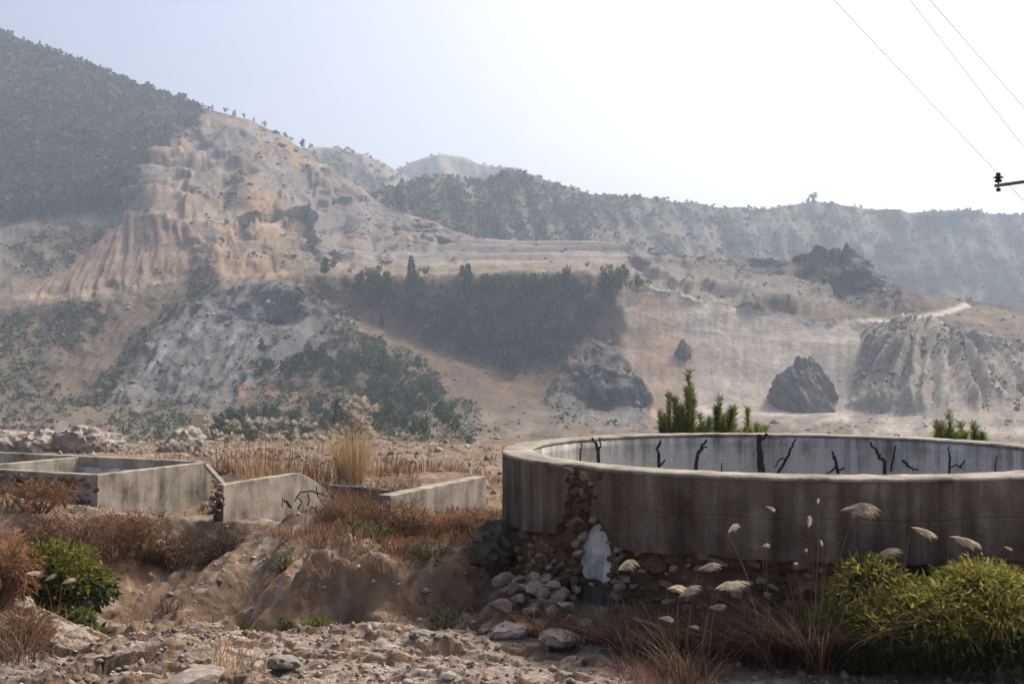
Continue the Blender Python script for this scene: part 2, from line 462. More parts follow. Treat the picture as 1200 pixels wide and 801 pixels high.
    r += np.maximum(Z['crag'], Z['rock']) * (7 * ca_ + 3.2 * cb_ + 5 * ridged(hx / 40, hv / 60, 2, 273) + 3)
    r += Z['rust'] * 2
    r += Z['wood'] * 10 * ridged((U * .5 + PY * .35) * .018, PY * .006, 3, 305)
    rocky = np.clip(Z['crag'] + Z['rock'] + .55 * Z['grey'] + .6 * quar + .4 * Z['plat'] + .3 * Z['cream'] + .15 * Z['toe'], 0, 1)
    ph_, pe_ = plates(hx / 15 + .5 * fbm(hx / 20, hz / 20, 2, 71), hz / 19 + .5 * fbm(hx / 20, hz / 20, 2, 72), 70)
    ph2_, pe2_ = plates(hx / 5.5 + .4 * fbm(hx / 8, hz / 8, 2, 73), hz / 7.5, 80)
    r += rocky * (1.4 * ph_ + .8 * ph2_)
    r *= 1 - .93 * S(468, 486, PY)
    # along the base normal; little at the skyline so that it keeps its line
    gr = np.gradient(V, axis=0); gc = np.gradient(V, axis=1)
    nn = np.cross(gc, gr); nn /= np.maximum(np.linalg.norm(nn, axis=-1, keepdims=True), 1e-6)
    nn *= np.where(nn[..., 1:2] > 0, -1, 1)
    kr = np.clip((np.arange(PY.shape[0]) - nb) / 16.0, 0, 1)[:, None]; act = act * (.2 + .8 * kr)
    nn = nn * .75 + np.array([0, -.25, 0]); nn[..., 2] *= .85
    V = V + nn * (1.15 * r * act * sc)[..., None]
    nr, nc = PY.shape
    me = mesh_np('quarry_hillside', V.reshape(-1, 3), grid_faces(nr, nc)[:, ::-1], C.reshape(-1, 3), smooth=True)
    o = link('quarry_hillside', me, M['hill'], kind='structure')
    HS.update(px=px, PY=PY, D=D, V=V, Z=Z, U=U, nb=nb)

build_hillside()

def far_layer(name, sil, low_,  dback, rows, colr, colr2, amp, seed, px0, px1, step=3.0, mid=None, steep=190):
    sd_ = lambda p: float(np.interp(p, [q[0] for q in sil], [q[2] for q in sil]))
    low = [(p, y, sd_(p) - steep) for p, y, d in low_]
    if mid: mid = [(p, y, sd_(p) - steep * .52) for p, y, d in mid]
    px = np.arange(px0, px1 + 1, step)
    back = [(p, y + 70, d + dback) for p, y, d in sil]
    cs = [(back, 9), (sil, 3)] + ([(mid, 9)] if mid else []) + [(low, 15)] + [([(p, y + 60, d - 60) for p, y, d in low], 15)]
    rr = [5] + ([rows // 2] if mid else []) + [rows // 2 if mid else rows] + [6]
    PY, D = loft(cs, px, rr)
    U = np.broadcast_to(px, PY.shape)
    V = P(U, PY, D)
    hx, hz = V[..., 0], V[..., 2]
    act = np.ones_like(D); act[:6] = .25
    spur = ridged((U - .35 * PY) * .022, PY * .004, 3, seed)
    V[..., 1] -= act * amp * (1.0 * spur + .5 * fbm(hx / 60, hz / 40, 4, seed + 5))
    V[..., 2] += act * amp * .03 * fbm(hx / 30, hz / 30, 3, seed + 9)
    n1 = fbm(U * .016, PY * .03, 5, seed + 3)
    C = mixc(np.broadcast_to(np.asarray(colr, float), PY.shape + (3,)), colr2, S(-.12, .3, n1 + .25 * spur))
    me = mesh_np(name, V.reshape(-1, 3), grid_faces(*PY.shape)[:, ::-1], C.reshape(-1, 3), smooth=True)
    link(name, me, M['far'], kind='structure')
    return dict(U=U, PY=PY, D=D, V=V, n1=n1, spur=spur)

RIDGE = far_layer('wooded_ridge',
    [(300,262,1150),(400,250,1150),(440,226,1150),(480,216,1160),(520,206,1180),(560,214,1200),(600,203,1220),(620,206,1230),(650,214,1260),(690,227,1300),(740,233,1340),(800,238,1380),(850,244,1420),(890,247,1440),(950,237,1460),(1000,243,1480),(1060,250,1490),(1120,248,1500),(1200,253,1520),(1560,285,1600)],
    [(300,300,960),(440,296,960),(600,298,930),(740,306,900),(840,322,900),(920,340,920),(1000,352,950),(1100,366,980),(1200,374,1000),(1560,390,1050)],
    400, 60, (.06, .072, .046), (.125, .108, .08), 34, 500, 300, 1560,
    mid=[(300,280,1080),(450,255,1060),(600,250,1080),(740,268,1120),(900,290,1180),(1100,310,1240),(1200,318,1260),(1560,340,1300)])
MIDHILL = far_layer('background_hill',
    [(280,195,1700),(340,185,1700),(362,173,1700),(385,173,1700),(405,177,1700),(430,182,1700),(455,194,1700),(472,205,1700),(500,222,1690),(560,250,1680)],
    [(280,270,1500),(560,272,1500)], 300, 30, (.10, .09, .06), (.22, .18, .13), 25, 540, 280, 560)
PEAK = far_layer('distant_peak',
    [(380,235,2300),(440,216,2300),(465,203,2300),(476,193,2300),(495,186,2300),(520,181,2300),(545,184,2300),(562,193,2300),(580,195,2300),(606,197,2300),(625,208,2300),(660,225,2300),(760,250,2300)],
    [(380,280,2000),(760,285,2000)], 350, 30, (.10, .09, .065), (.22, .18, .13), 35, 580, 380, 760)
# the plain that closes the valley below everything
me = mesh_np('valley_floor', np.array([[-2900, -300, -26], [2900, -300, -26], [2900, 2950, -26], [-2900, 2950, -26]], float), np.array([[0, 1, 2, 3]]), np.full((4, 3), (.28, .23, .17)))
link('valley_floor', me, M['far'], kind='structure')

# ------------------------------------------------------------------ haze
bm = bmesh.new(); bmesh.ops.create_cube(bm, size=1)
me = bpy.data.meshes.new('haze'); bm.to_mesh(me); bm.free()
hz = link('haze', me, kind='stuff'); hz.location = (0, 1250, 270); hz.scale = (5900, 3500, 600)
m, nt, out = new_mat('haze_air')
pv = nt.nodes.new('ShaderNodeVolumePrincipled')
pv.inputs['Color'].default_value = (0.66, 0.79, 0.97, 1)
pv.inputs['Density'].default_value = HAZE
pv.inputs['Anisotropy'].default_value = 0.35
nt.links.new(pv.outputs[0], out.inputs['Volume'])
hz.data.materials.append(m)
# ------------------------------------------------------------------ near ground (gully, ledge, terrace)
TX, TY, TR, TRI, RIMZ = 4.85, 18.8, 5.02, 4.50, 2.27
def ground_z(x, y, fine=True):
    x = np.asarray(x, float); y = np.asarray(y, float)
    a = 600 + 1250 * x / np.maximum(y, 1.0)
    z = 2.0 * (1 - S(3.0, 11.3, y))
    z = z + .3 * S(15.5, 19, y) - .42 * np.exp(-((x + 5.2) / 1.7) ** 2 - ((y - 26.6) / 2.0) ** 2) - .45 * np.exp(-((x + 8.4) / 1.4) ** 2 - ((y - 27.0) / 2.0) ** 2)
    z = z - .9 * S(33, 58, y) - 15.5 * S(56, 150, y)
    az = np.clip(a, -300, 1500)
    wob = .8 * fbm(x * .35, y * .35, 3, 401)
    # gully on the left
    gm = 1 - S(250, 470, az + 30 * wob)
    z = z - (1.35 * S(14.6, 16.4, y + .5 * wob) * (1 - S(18.3, 24.8, y + .3 * wob))) * gm
    # hollow with a steep earth face below the terrace
    hm = S(330, 430, az) * (1 - S(560, 610, az))
    z = z - .55 * S(14.7, 15.5, y + .4 * wob) * (1 - S(17.15, 17.75, y + .7 * wob)) * hm
    # spur of earth between gully and hollow
    rm = (1 - S(400, 470, az)) * S(16.5, 18.5, y) * (1 - S(22.6, 24.2, y))
    v = x * .94 - y * .35 + .5 * fbm(x * .5, y * .3, 3, 405); al = x * .35 + y * .94
    rid = ridged(v * .42, al * .09, 3, 410)
    z = z + rm * (.62 * rid + .16 * ridged(v * 1.6, al * .35, 3, 412) - .05)
    hp_ = S(60, 160, az) * (1 - S(570, 640, az)) * S(15.0, 15.9, y) * (1 - S(18.6, 20.5, y))
    z = z + hp_ * (.42 * ridged(x * .52 + .4 * wob, y * .6 + x * .15, 3, 415) + .10 * ridged(x * 1.9, y * 2.1, 3, 416) - .05)
    # dark bank under the square pool
    z = z - .75 * S(200, 130, 0) * 0
    bank = S(60, 130, az) * (1 - S(270, 350, az))
    z = z - bank * .55 * (1 - S(23.3, 23.9, y + .25 * wob)) * S(17, 19, y)
    # mound on the far left
    z = z + 1.5 * np.exp(-((x + 8.7) / 1.7) ** 2 - ((y - 15.8) / 2.6) ** 2)
    z = z + .45 * np.exp(-((x + 12) / 3.2) ** 2 - ((y - 23.5) / 2.4) ** 2)
    # bank at the foot of the round tank
    rt = np.hypot(x - TX, y - TY)
    z = z + .12 * (1 - S(4.9, 6.4, rt)) * (1 - S(600, 560, 0) * 0)
    # middle ground humps
    z = z + S(29, 36, y) * (1 - S(60, 110, y)) * (.55 * fbm(x * .09, y * .09, 4, 420) + .25 * ridged(x * .22, y * .3, 3, 421))
    if fine:
        near = 1 - S(30, 60, y)
        z = z + near * (.10 * fbm(x * .9, y * .9, 3, 430) + .045 * ridged(x * 2.6, y * 3.4, 3, 431))
        led = S(10, 12, y) * (1 - S(14.6, 16.5, y)) * (1 - S(620, 760, az))
        wq = .35 * fbm(x * 1.3, y * 1.3, 3, 445)
        p1, e1 = plates(x * .75 + y * .25 + wq, y * 1.5 + wq, 446); p2, e2 = plates(x * 2.4 + wq, y * 4.2 - wq, 447); p3, e3 = plates(x * 7 + 2 * wq, y * 11, 448)
        z = z + led * (.09 * p1 + .05 * p2 + .02 * p3 - .03 * (1 - S(0, .15, e1)) + .15 * fbm(x * .5 + y * .3, y * 1.2, 3, 440) + .10 * ridged(x * .5 + y * .8, y * 1.1 - x * .3, 4, 441))
        oth = near * (1 - led) * S(12, 13, y)
        z = z + oth * (.05 * p2 * S(-.1, .3, fbm(x * .6, y * .6, 3, 449)) + .015 * p3)
    return z

def build_ground():
    ta = np.linspace(-0.80, 0.80, 760)
    yy = np.concatenate([np.geomspace(1.5, 11.2, 40, endpoint=False), np.linspace(11.2, 16, 240, endpoint=False), np.linspace(16, 26, 260, endpoint=False), np.geomspace(26, 62, 150, endpoint=False), np.geomspace(62, 190, 40)])
    T, Yg = np.meshgrid(ta, yy)
    X = T * Yg
    Z = ground_z(X, Yg)
    a = 600 + 1250 * T
    n1 = fbm(X * .35, Yg * .35, 5, 450); n2 = fbm(X * 1.7, Yg * 1.7, 4, 451); n3 = fbm(X * 6, Yg * 6, 3, 452)
    C = np.broadcast_to(np.array([.185, .14, .105]), X.shape + (3,)).copy()
    C *= (1 + .35 * n1 + .25 * n2)[..., None]
    # bare orange-brown earth on steep faces
    gy, gx = np.gradient(Z); dy = np.gradient(Yg, axis=0); dx = np.gradient(X, axis=1)
    sl = np.hypot(gx / np.maximum(dx, 1e-3), gy / dy)
    C = mixc(C, (.215, .138, .085), S(.3, .8, sl + .2 * n2) * (Yg < 30) * .75)
    # pale crust on the ledge and the ridge tops
    crust = S(11, 12.5, Yg) * (1 - S(14.9, 16.2, Yg))
    C = mixc(C, (.30, .25, .205), np.clip(crust * S(-.45, .1, n1 + .6 * n2), 0, 1) * (1 - S(.7, 1.6, sl)))
    C = mixc(C, (.29, .25, .205), (Yg > 15) * (Yg < 25) * S(.05, .4, n2 + .5 * n3) * .7)
    # dry turf on the terrace
    turf = S(380, 440, a) * S(17.6, 18.6, Yg) * (1 - S(30, 45, Yg))
    C = mixc(C, (.175, .12, .075), turf * S(-.3, .2, n1 + .4 * n2) * .75)
    C = mixc(C, (.21, .155, .105), S(26, 30, Yg) * (1 - S(40, 70, Yg)) * S(-.1, .3, n1) * .7)
    C = mixc(C, (.11, .092, .078), S(.2, .55, fbm(X * 1.1, Yg * 1.1, 4, 455)) * .6 * (Yg < 30))
    # darker brown on the bank under the pools and on the hollow's face
    bank_dark = np.maximum(S(40, 90, a) * (1 - S(270, 330, a)) * S(19.5, 21.2, Yg) * (1 - S(23.8, 24.6, Yg)), S(400, 450, a) * (1 - S(570, 620, a)) * S(15.2, 15.8, Yg) * (1 - S(17.5, 18, Yg)) * .35)
    C = mixc(C, (.085, .058, .04), bank_dark * S(-.2, .3, n1 + .5 * n2) * .7)
    C = np.clip(C, .04, .55)
    V = np.stack([X, Yg, Z], -1)
    me = mesh_np('ground', V.reshape(-1, 3), grid_faces(*X.shape), C.reshape(-1, 3), smooth=True)
    link('ground', me, M['ground'], kind='structure')
build_ground()
gz = lambda x, y: float(ground_z(np.array([x]), np.array([y]))[0])

# ------------------------------------------------------------------ materials for masonry and concrete
def concrete(name, stops, streak=0.6, sz=0.35, sxy=4.5, bump=.35, grad=None):
    m, nt, out = new_mat(name)
    tc = N(nt, 'ShaderNodeTexCoord')
    mp = N(nt, 'ShaderNodeMapping'); mp.inputs['Scale'].default_value = (sxy, sxy, sz)
    nt.links.new(tc.outputs['Object'], mp.inputs['Vector'])
    ns = noise(nt, mp.outputs[0], 1.0, 5, .6)
    nb = noise(nt, tc.outputs['Object'], 1.7, 7, .65)
    a = N(nt, 'ShaderNodeMix'); a.data_type = 'FLOAT'; a.inputs[0].default_value = streak
    nt.links.new(nb.outputs['Fac'], a.inputs[2]); nt.links.new(ns.outputs['Fac'], a.inputs[3])
    f = a.outputs[0]
    if grad:                                   # weathering that runs down from the rim: z0 (top), z1 (bottom), amount
        sp = N(nt, 'ShaderNodeSeparateXYZ'); nt.links.new(tc.outputs['Object'], sp.inputs[0])
        mr = N(nt, 'ShaderNodeMapRange'); mr.inputs[1].default_value = grad[0]; mr.inputs[2].default_value = grad[1]
        mr.inputs[3].default_value = -grad[2]; mr.inputs[4].default_value = grad[2]
        nt.links.new(sp.outputs['Z'], mr.inputs[0])
        ad = N(nt, 'ShaderNodeMath', operation='ADD'); nt.links.new(f, ad.inputs[0]); nt.links.new(mr.outputs[0], ad.inputs[1]); f = ad.outputs[0]
    r = ramp(nt, f, stops)
    nf = noise(nt, tc.outputs['Object'], 22, 6, .7)
    r2 = ramp(nt, nf.outputs['Fac'], [(.3, .72), (.7, 1.2)])
    c = mix(nt, r.outputs['Color'], r2.outputs['Color'], 1.0, 'MULTIPLY')
    b = N(nt, 'ShaderNodeBsdfPrincipled', Roughness=.9); b.inputs['Specular IOR Level'].default_value = .2
    bp = N(nt, 'ShaderNodeBump', Strength=bump, Distance=.02)
    nt.links.new(nf.outputs['Fac'], bp.inputs['Height']); nt.links.new(bp.outputs[0], b.inputs['Normal'])
    nt.links.new(c, b.inputs['Base Color']); nt.links.new(b.outputs[0], out.inputs[0])
    return m

def stone_mat(name, c1, c2, c3, scale=9):
    m, nt, out = new_mat(name)
    tc = N(nt, 'ShaderNodeTexCoord'); oi = N(nt, 'ShaderNodeObjectInfo')
    r0 = ramp(nt, oi.outputs['Random'], [(0, c1), (.45, c2), (1, c3)])
    ad = N(nt, 'ShaderNodeVectorMath', operation='ADD'); nt.links.new(tc.outputs['Object'], ad.inputs[0])
    nt.links.new(oi.outputs['Location'], ad.inputs[1])
    nz = noise(nt, ad.outputs[0], scale, 7, .65)
    r = ramp(nt, nz.outputs['Fac'], [(.3, .6), (.7, 1.35)])
    c = mix(nt, r0.outputs['Color'], r.outputs['Color'], 1.0, 'MULTIPLY')
    b = N(nt, 'ShaderNodeBsdfPrincipled', Roughness=.92); b.inputs['Specular IOR Level'].default_value = .15
    bp = N(nt, 'ShaderNodeBump', Strength=.6, Distance=.03)
    nt.links.new(nz.outputs['Fac'], bp.inputs['Height']); nt.links.new(bp.outputs[0], b.inputs['Normal'])
    nt.links.new(c, b.inputs['Base Color']); nt.links.new(b.outputs[0], out.inputs[0])
    return m

M['conc_out'] = concrete('stained_concrete', [(.33, (.03, .021, .016)), (.46, (.085, .062, .047)), (.58, (.15, .122, .098)), (.74, (.29, .258, .222))], .6, .2, 3.4, grad=(2.2, 1.0, -.05))
M['conc_in'] = concrete('whitish_tank_lining', [(.28, (.13, .125, .12)), (.40, (.36, .34, .31)), (.50, (.58, .55, .505)), (.68, (.68, .65, .605))], .65, .3, 4.0, grad=(2.2, 1.2, .10))
M['conc_rim'] = concrete('sunlit_rim_concrete', [(.36, (.10, .085, .068)), (.46, (.235, .205, .168)), (.6, (.35, .31, .26))], .1, 2, 2, bump=.8)  # paler than the wall concrete: carries the sunlight on the rim top
M['conc_pool'] = concrete('weathered_pool_concrete', [(.34, (.075, .062, .05)), (.43, (.19, .163, .13)), (.53, (.32, .285, .235)), (.68, (.44, .40, .34))], .5, .45, 2.6, bump=.7)
M['conc_white'] = concrete('white_plaster', [(.34, (.12, .115, .11)), (.46, (.30, .30, .30)), (.56, (.50, .51, .52)), (.7, (.62, .63, .64))], .45, .7, 3, bump=.8)
M['conc_dark'] = concrete('sooty_and_shade_concrete', [(.35, (.03, .03, .032)), (.55, (.10, .10, .10)), (.72, (.24, .23, .22))], .5, .5, 4)  # soot on the end wall; on the outlet panel the dark is painted shade
M['mortar'] = concrete('rusty_rubble_core', [(.3, (.035, .024, .016)), (.5, (.10, .065, .04)), (.7, (.20, .13, .075))], .1, 3, 3, bump=.9)
M['conc_cream'] = concrete('cream_plaster', [(.3, (.40, .34, .25)), (.6, (.60, .52, .40))], .2)
M['stone_f'] = stone_mat('foundation_stone', (.06, .04, .028), (.13, .085, .055), (.33, .25, .19))
M['stone_r'] = stone_mat('rubble_stone', (.13, .10, .085), (.20, .155, .13), (.29, .225, .185))
M['stone_p'] = stone_mat('pale_rock', (.21, .185, .165), (.28, .245, .215), (.33, .28, .235), 5)
M['rock_h'] = stone_mat('outcrop_rock', (.15, .14, .13), (.17, .16, .145), (.19, .175, .16), .14)
M['stone_d'] = stone_mat('dark_boulder', (.05, .042, .035), (.07, .058, .045), (.09, .07, .055), 5)
def plain(name, c, rough=.8, c2=None, scale=8):
    m, nt, out = new_mat(name)
    tc = N(nt, 'ShaderNodeTexCoord'); nz = noise(nt, tc.outputs['Object'], scale, 5, .6)
    c2 = c2 or tuple(v * .6 for v in c)
    r = ramp(nt, nz.outputs['Fac'], [(.3, c2), (.7, c)])
    b = N(nt, 'ShaderNodeBsdfPrincipled', Roughness=rough); b.inputs['Specular IOR Level'].default_value = .25
    nt.links.new(r.outputs['Color'], b.inputs['Base Color']); nt.links.new(b.outputs[0], out.inputs[0])
    return m
M['bark'] = plain('charred_bark', (.06, .043, .036), .9, (.02, .015, .013), 14)
M['wood'] = plain('weathered_wood', (.30, .25, .19), .9)
M['trunk'] = plain('tree_bark', (.14, .10, .07), .9)
M['stem'] = plain('dry_stem', (.27, .17, .10), .85)
M['pole'] = plain('pole_concrete', (.34, .33, .31), .85)
M['steel'] = plain('galvanised_steel', (.16, .165, .17), .5, None, 20)
M['porc'] = plain('brown_porcelain', (.05, .035, .03), .25)
M['wire'] = plain('aluminium_wire', (.62, .62, .63), .4, (.4, .4, .4))
M['blue'] = plain('blue_plastic', (.10, .17, .36), .5)

# ------------------------------------------------------------------ stones: angular hulls, a handful of shared meshes
def hull(name, n, seed, flat=.75, mat=None, bevel=0.0):
    r = random.Random(seed); bm = bmesh.new()
    for _ in range(n):
        v = Vector((r.gauss(0, 1), r.gauss(0, 1), r.gauss(0, 1))).normalized()
        s = .5 * r.uniform(.82, 1.0)
        bm.verts.new((v.x * s, v.y * s * r.uniform(.9, 1), v.z * s * flat))
    res = bmesh.ops.convex_hull(bm, input=bm.verts)
    dead = list({g for g in res['geom_interior'] + res['geom_unused'] if isinstance(g, bmesh.types.BMVert)})
    bmesh.ops.delete(bm, geom=dead, context='VERTS')
    if bevel:
        bmesh.ops.bevel(bm, geom=list(bm.edges), offset=bevel, segments=1, affect='EDGES', profile=.6)
    bmesh.ops.recalc_face_normals(bm, faces=bm.faces)
    me = bpy.data.meshes.new(name); bm.to_mesh(me); bm.free()
    if mat: me.materials.append(mat)
    return me
STF = [hull('stone', 15, 50 + k, .8, M['stone_f']) for k in range(8)]
STR = [hull('rubble_stone', 14, 80 + k, .72, M['stone_r'], .012) for k in range(7)]
STP = [hull('pale_rock', 22, 110 + k, .6, M['stone_p'], .03) for k in range(7)]

def crag_mesh(name, seed, mat, sub=4, amp=.22, flat=.8):
    bm = bmesh.new(); bmesh.ops.create_icosphere(bm, subdivisions=sub, radius=.5)
    V = np.array([v.co[:] for v in bm.verts]); u = V / np.linalg.norm(V, axis=1, keepdims=True)
    q = ridged(u[:, 0] * 1.7 + u[:, 2] * .9 + seed, u[:, 1] * 1.7 - u[:, 2] * 1.3, 4, seed) * amp + .6 * amp * fbm(u[:, 0] * 5 + u[:, 2] * 3, u[:, 1] * 5, 3, seed + 1)
    st = np.round((u[:, 2] * .9 + u[:, 0] * .5) * 5) / 5
    if sub > 4:
        pa, pe = plates(u[:, 0] * 3.2 + u[:, 2] * 2.1, u[:, 1] * 3.2 + u[:, 2] * 1.4, seed + 4); pb, pf = plates(u[:, 0] * 8 + u[:, 2] * 5, u[:, 1] * 8 - u[:, 2] * 4, seed + 5)
        q = q + amp * (.42 * pa + .18 * pb)
    V = V * (1 + q + .25 * amp * perlin(st * 9, u[:, 1] * 2, seed + 2))[:, None]; V[:, 2] *= flat
    for v, co in zip(bm.verts, V): v.co = co
    me = bpy.data.meshes.new(name); bm.to_mesh(me); bm.free(); me.materials.append(mat); return me

def tube(pts, radii, n=7, cap=True):
    pts = [Vector(p) for p in pts]
    V = []; Fq = []
    up = Vector((0.13, 0.2, 1)).normalized()
    for i, p in enumerate(pts):
        t = (pts[min(i + 1, len(pts) - 1)] - pts[max(i - 1, 0)]).normalized()
        a = t.cross(up)
        if a.length < .05: a = t.cross(Vector((1, 0, 0)))
        a.normalize(); b = t.cross(a)
        for k in range(n):
            an = 2 * math.pi * k / n
            V.append(p + (a * math.cos(an) + b * math.sin(an)) * radii[i])
    for i in range(len(pts) - 1):
        for k in range(n):
            Fq.append((i * n + k, i * n + (k + 1) % n, (i + 1) * n + (k + 1) % n, (i + 1) * n + k))
    return np.array([tuple(v) for v in V]), np.array(Fq)

def tubes_mesh(name, lst, n=7, colr=None, smooth=True):
    Vs, Fs, off = [], [], 0
    for pts, rad in lst:
        v, f = tube(pts, rad, n); Vs.append(v); Fs.append(f + off); off += len(v)
    V = np.concatenate(Vs)
    return mesh_np(name, V, np.concatenate(Fs), None if colr is None else np.broadcast_to(colr, (len(V), 3)), smooth)

def wobble(pts, amp, sub=4, seed=0):
    r = random.Random(seed); out = []
    for i in range(len(pts) - 1):
        a, b = Vector(pts[i]), Vector(pts[i + 1])
        for k in range(sub):
            q = a.lerp(b, k / sub)
            if k: q += Vector((r.gauss(0, amp), r.gauss(0, amp), r.gauss(0, amp)))
            out.append(q)
    out.append(Vector(pts[-1])); return out

# ------------------------------------------------------------------ round tank
tank = thing('round_tank', 'large round stained concrete tank on a rubble stone foundation, its outer facing broken open', 'tank', (TX, TY, 0))
def tp(phi, r, z):            # phi: 0 faces the camera, positive to the left (degrees)
    a = np.radians(phi); return np.stack([-r * np.sin(a), -r * np.cos(a), z + 0 * a], -1)
def ring(name, r0, r1, z0, z1, mat, nphi=220, rows=10, top=True, fz=None, jit=0):
    """closed ring wall r0<r1"""
    ph = np.linspace(-180, 180, nphi, endpoint=False)
    prof = [(r0, z0), (r0, z1), (r1, z1), (r1, z0)]
    P2 = []
    for k in range(4):
        (ra, za), (rb, zb) = prof[k], prof[(k + 1) % 4]
        n = rows if abs(zb - za) > .2 else 3
        for i in range(n): P2.append((ra + (rb - ra) * i / n, za + (zb - za) * i / n))
    V = []
    for (r, z) in P2:
        V.append(tp(ph, r + jit * fbm(ph * .35, np.full_like(ph, z * 5 + r), 3, 77), np.full_like(ph, z)))
    V = np.stack(V); m_ = len(P2)
    i = np.arange(m_)[:, None]; j = np.arange(nphi)[None]
    f = np.stack([i * nphi + j, i * nphi + (j + 1) % nphi, ((i + 1) % m_) * nphi + (j + 1) % nphi, ((i + 1) % m_) * nphi + j], -1).reshape(-1, 4)
    return mesh_np(name, V.reshape(-1, 3), f)
core = link('core_wall', ring('core_wall', TRI + .01, TR - .13, 1.0, RIMZ - .06, M['mortar'], jit=.02), M['mortar'], tank)
link('inner_lining', ring('inner_lining', TRI - .03, TRI, .7, RIMZ - .065, M['conc_in']), M['conc_in'], tank)
# outer facing with the break and a ragged lower edge
bm = bmesh.new()
ph = np.concatenate([np.arange(-180, 40, .9), np.arange(40, 60, .14), np.arange(60, 180, .9)]); nzr = 64
def lower(p):
    return 1.17 + .10 * fbm(np.array(p * .08), np.array(0.5), 3, 8) + .05 * fbm(np.array(p * .5), np.array(1.5), 3, 9) - .28 * S(60, 95, p) - .1 * S(0, -40, p)
lo = np.array([float(lower(p)) for p in ph])
brk = lambda p, z: (50.5 + 1.6 * fbm(np.array(z * 3.0), np.array(.3), 3, 5) - 1.5 * (z - 1.7) - p)
vid = {}
for j, p in enumerate(ph):
    for i in range(nzr + 1):
        z = lo[j] + (RIMZ - .05 - lo[j]) * i / nzr
        w = float(brk(p, z)); half = 3.1 + 1.8 * (1 - S(1.15, 1.6, z)) + 1.2 * float(perlin(np.array(p * .9), np.array(z * 9), 3)) + (0.9 if z > 2.12 else 0)
        if abs(w) < half or (z < 1.54 and abs(p - 47.0 + .5 * float(perlin(np.array(z * 7), np.array(.2), 2))) < 3.7 * math.sqrt(min(1, (1.55 - z) / .42))): continue
        jn = min(abs((p + 4) % 17 - 8.5), 9); dz_ = abs(z - 1.72 - .01 * math.sin(p * .3))
        rr = TR - (.010 if jn < .12 else 0) - (.008 if dz_ < .012 else 0) + .012 * float(perlin(np.array(p * .12), np.array(z * 1.5), 14)) + .006 * float(perlin(np.array(p * .3), np.array(z * 2), 4))
        vid[(j, i)] = bm.verts.new([float(q) for q in tp(np.array(p), rr, z)])
for j in range(len(ph)):
    for i in range(nzr):
        ks = [(j, i), ((j + 1) % len(ph), i), ((j + 1) % len(ph), i + 1), (j, i + 1)]
        if all(k in vid for k in ks): bm.faces.new([vid[k] for k in ks])
bmesh.ops.recalc_face_normals(bm, faces=bm.faces)
me = bpy.data.meshes.new('outer_facing'); bm.to_mesh(me); bm.free()
fo = link('outer_facing', me, M['conc_out'], tank)
so = fo.modifiers.new('s', 'SOLIDIFY'); so.thickness = .11; so.offset = -1
# rim: top slab, sunlight painted in as a paler tone, with chipped edge and a bite out of it over the break
ph2 = np.linspace(-180, 180, 480, endpoint=False)
bite = np.exp(-((ph2 - 50.5) / 3.6) ** 4)
ro = TR + .014 - .05 * np.abs(fbm(ph2 * 1.1, ph2 * 0, 4, 31, .65)) - .06 * S(.35, .6, fbm(ph2 * .35, ph2 * 0 + 5, 3, 36)) - bite * (.17 + .05 * fbm(ph2 * .8, ph2 * 0 + 3, 2, 33)); ri = TRI - .035 + .012 * fbm(ph2 * .6, ph2 * 0 + 1, 3, 32)
zt = RIMZ + .014 * fbm(ph2 * .3, ph2 * 0 + 2, 3, 35)
prof = [(ri, RIMZ - .06 + 0 * zt), (ri, zt - .015), (ri + .02, zt), (ro - .03, zt), (ro, zt - .02), (ro, RIMZ - .055 + 0 * zt)]
V = np.stack([tp(ph2, r, z) for r, z in prof]); m_ = len(prof); n_ = len(ph2)
i = np.arange(m_)[:, None]; j = np.arange(n_)[None]
f = np.stack([i * n_ + j, i * n_ + (j + 1) % n_, ((i + 1) % m_) * n_ + (j + 1) % n_, ((i + 1) % m_) * n_ + j], -1).reshape(-1, 4)
link('rim', mesh_np('rim', V.reshape(-1, 3), f), M['conc_rim'], tank)
# tank floor
V = tp(ph2[::4], TRI - .02, np.full(120, .85)); V = np.concatenate([V, [[0, 0, .9]]])
f = np.array([[k, (k + 1) % 120, 120] for k in range(120)])
link('tank_floor', mesh_np('tank_floor', V, f), M['conc_dark'], tank)
# foundation core below, bulging to the left, then single stones set in it
php = np.linspace(-180, 180, 360, endpoint=False); zl = np.linspace(-.3, 1.28, 14)
def found_r(p, z):
    return TR - .17 + .36 * S(62, 85, p) * (1 - S(120, 150, p)) * np.exp(-((z - .72) / .32) ** 2) + .10 * S(1.0, .2, z) + .07 * fbm(p * .25, z * 3, 3, 61)
V = np.stack([tp(php, found_r(php, np.full_like(php, z)), np.full_like(php, z)) for z in zl])
i = np.arange(len(zl) - 1)[:, None]; j = np.arange(360)[None]
f = np.stack([i * 360 + j, i * 360 + (j + 1) % 360, (i + 1) * 360 + (j + 1) % 360, (i + 1) * 360 + j], -1).reshape(-1, 4)
found = link('foundation', mesh_np('foundation', V.reshape(-1, 3), f, smooth=True), M['mortar'], tank)
rs = random.Random(5); placed = []
def put_stone(parent, meshes, p, r, z, s, flat=1.0):
    o = link('stone', meshes[rs.randrange(len(meshes))], None, parent)
    c = tp(np.array(p), r, z)
    o.location = [float(q) for q in c]
    o.rotation_euler = (rs.uniform(-.4, .4), rs.uniform(-.4, .4), -math.radians(p) + rs.uniform(-.5, .5))
    o.scale = (s * rs.uniform(.85, 1.3), s * rs.uniform(.7, 1.0), s * rs.uniform(.65, 1.0))
    return o
tries = 0
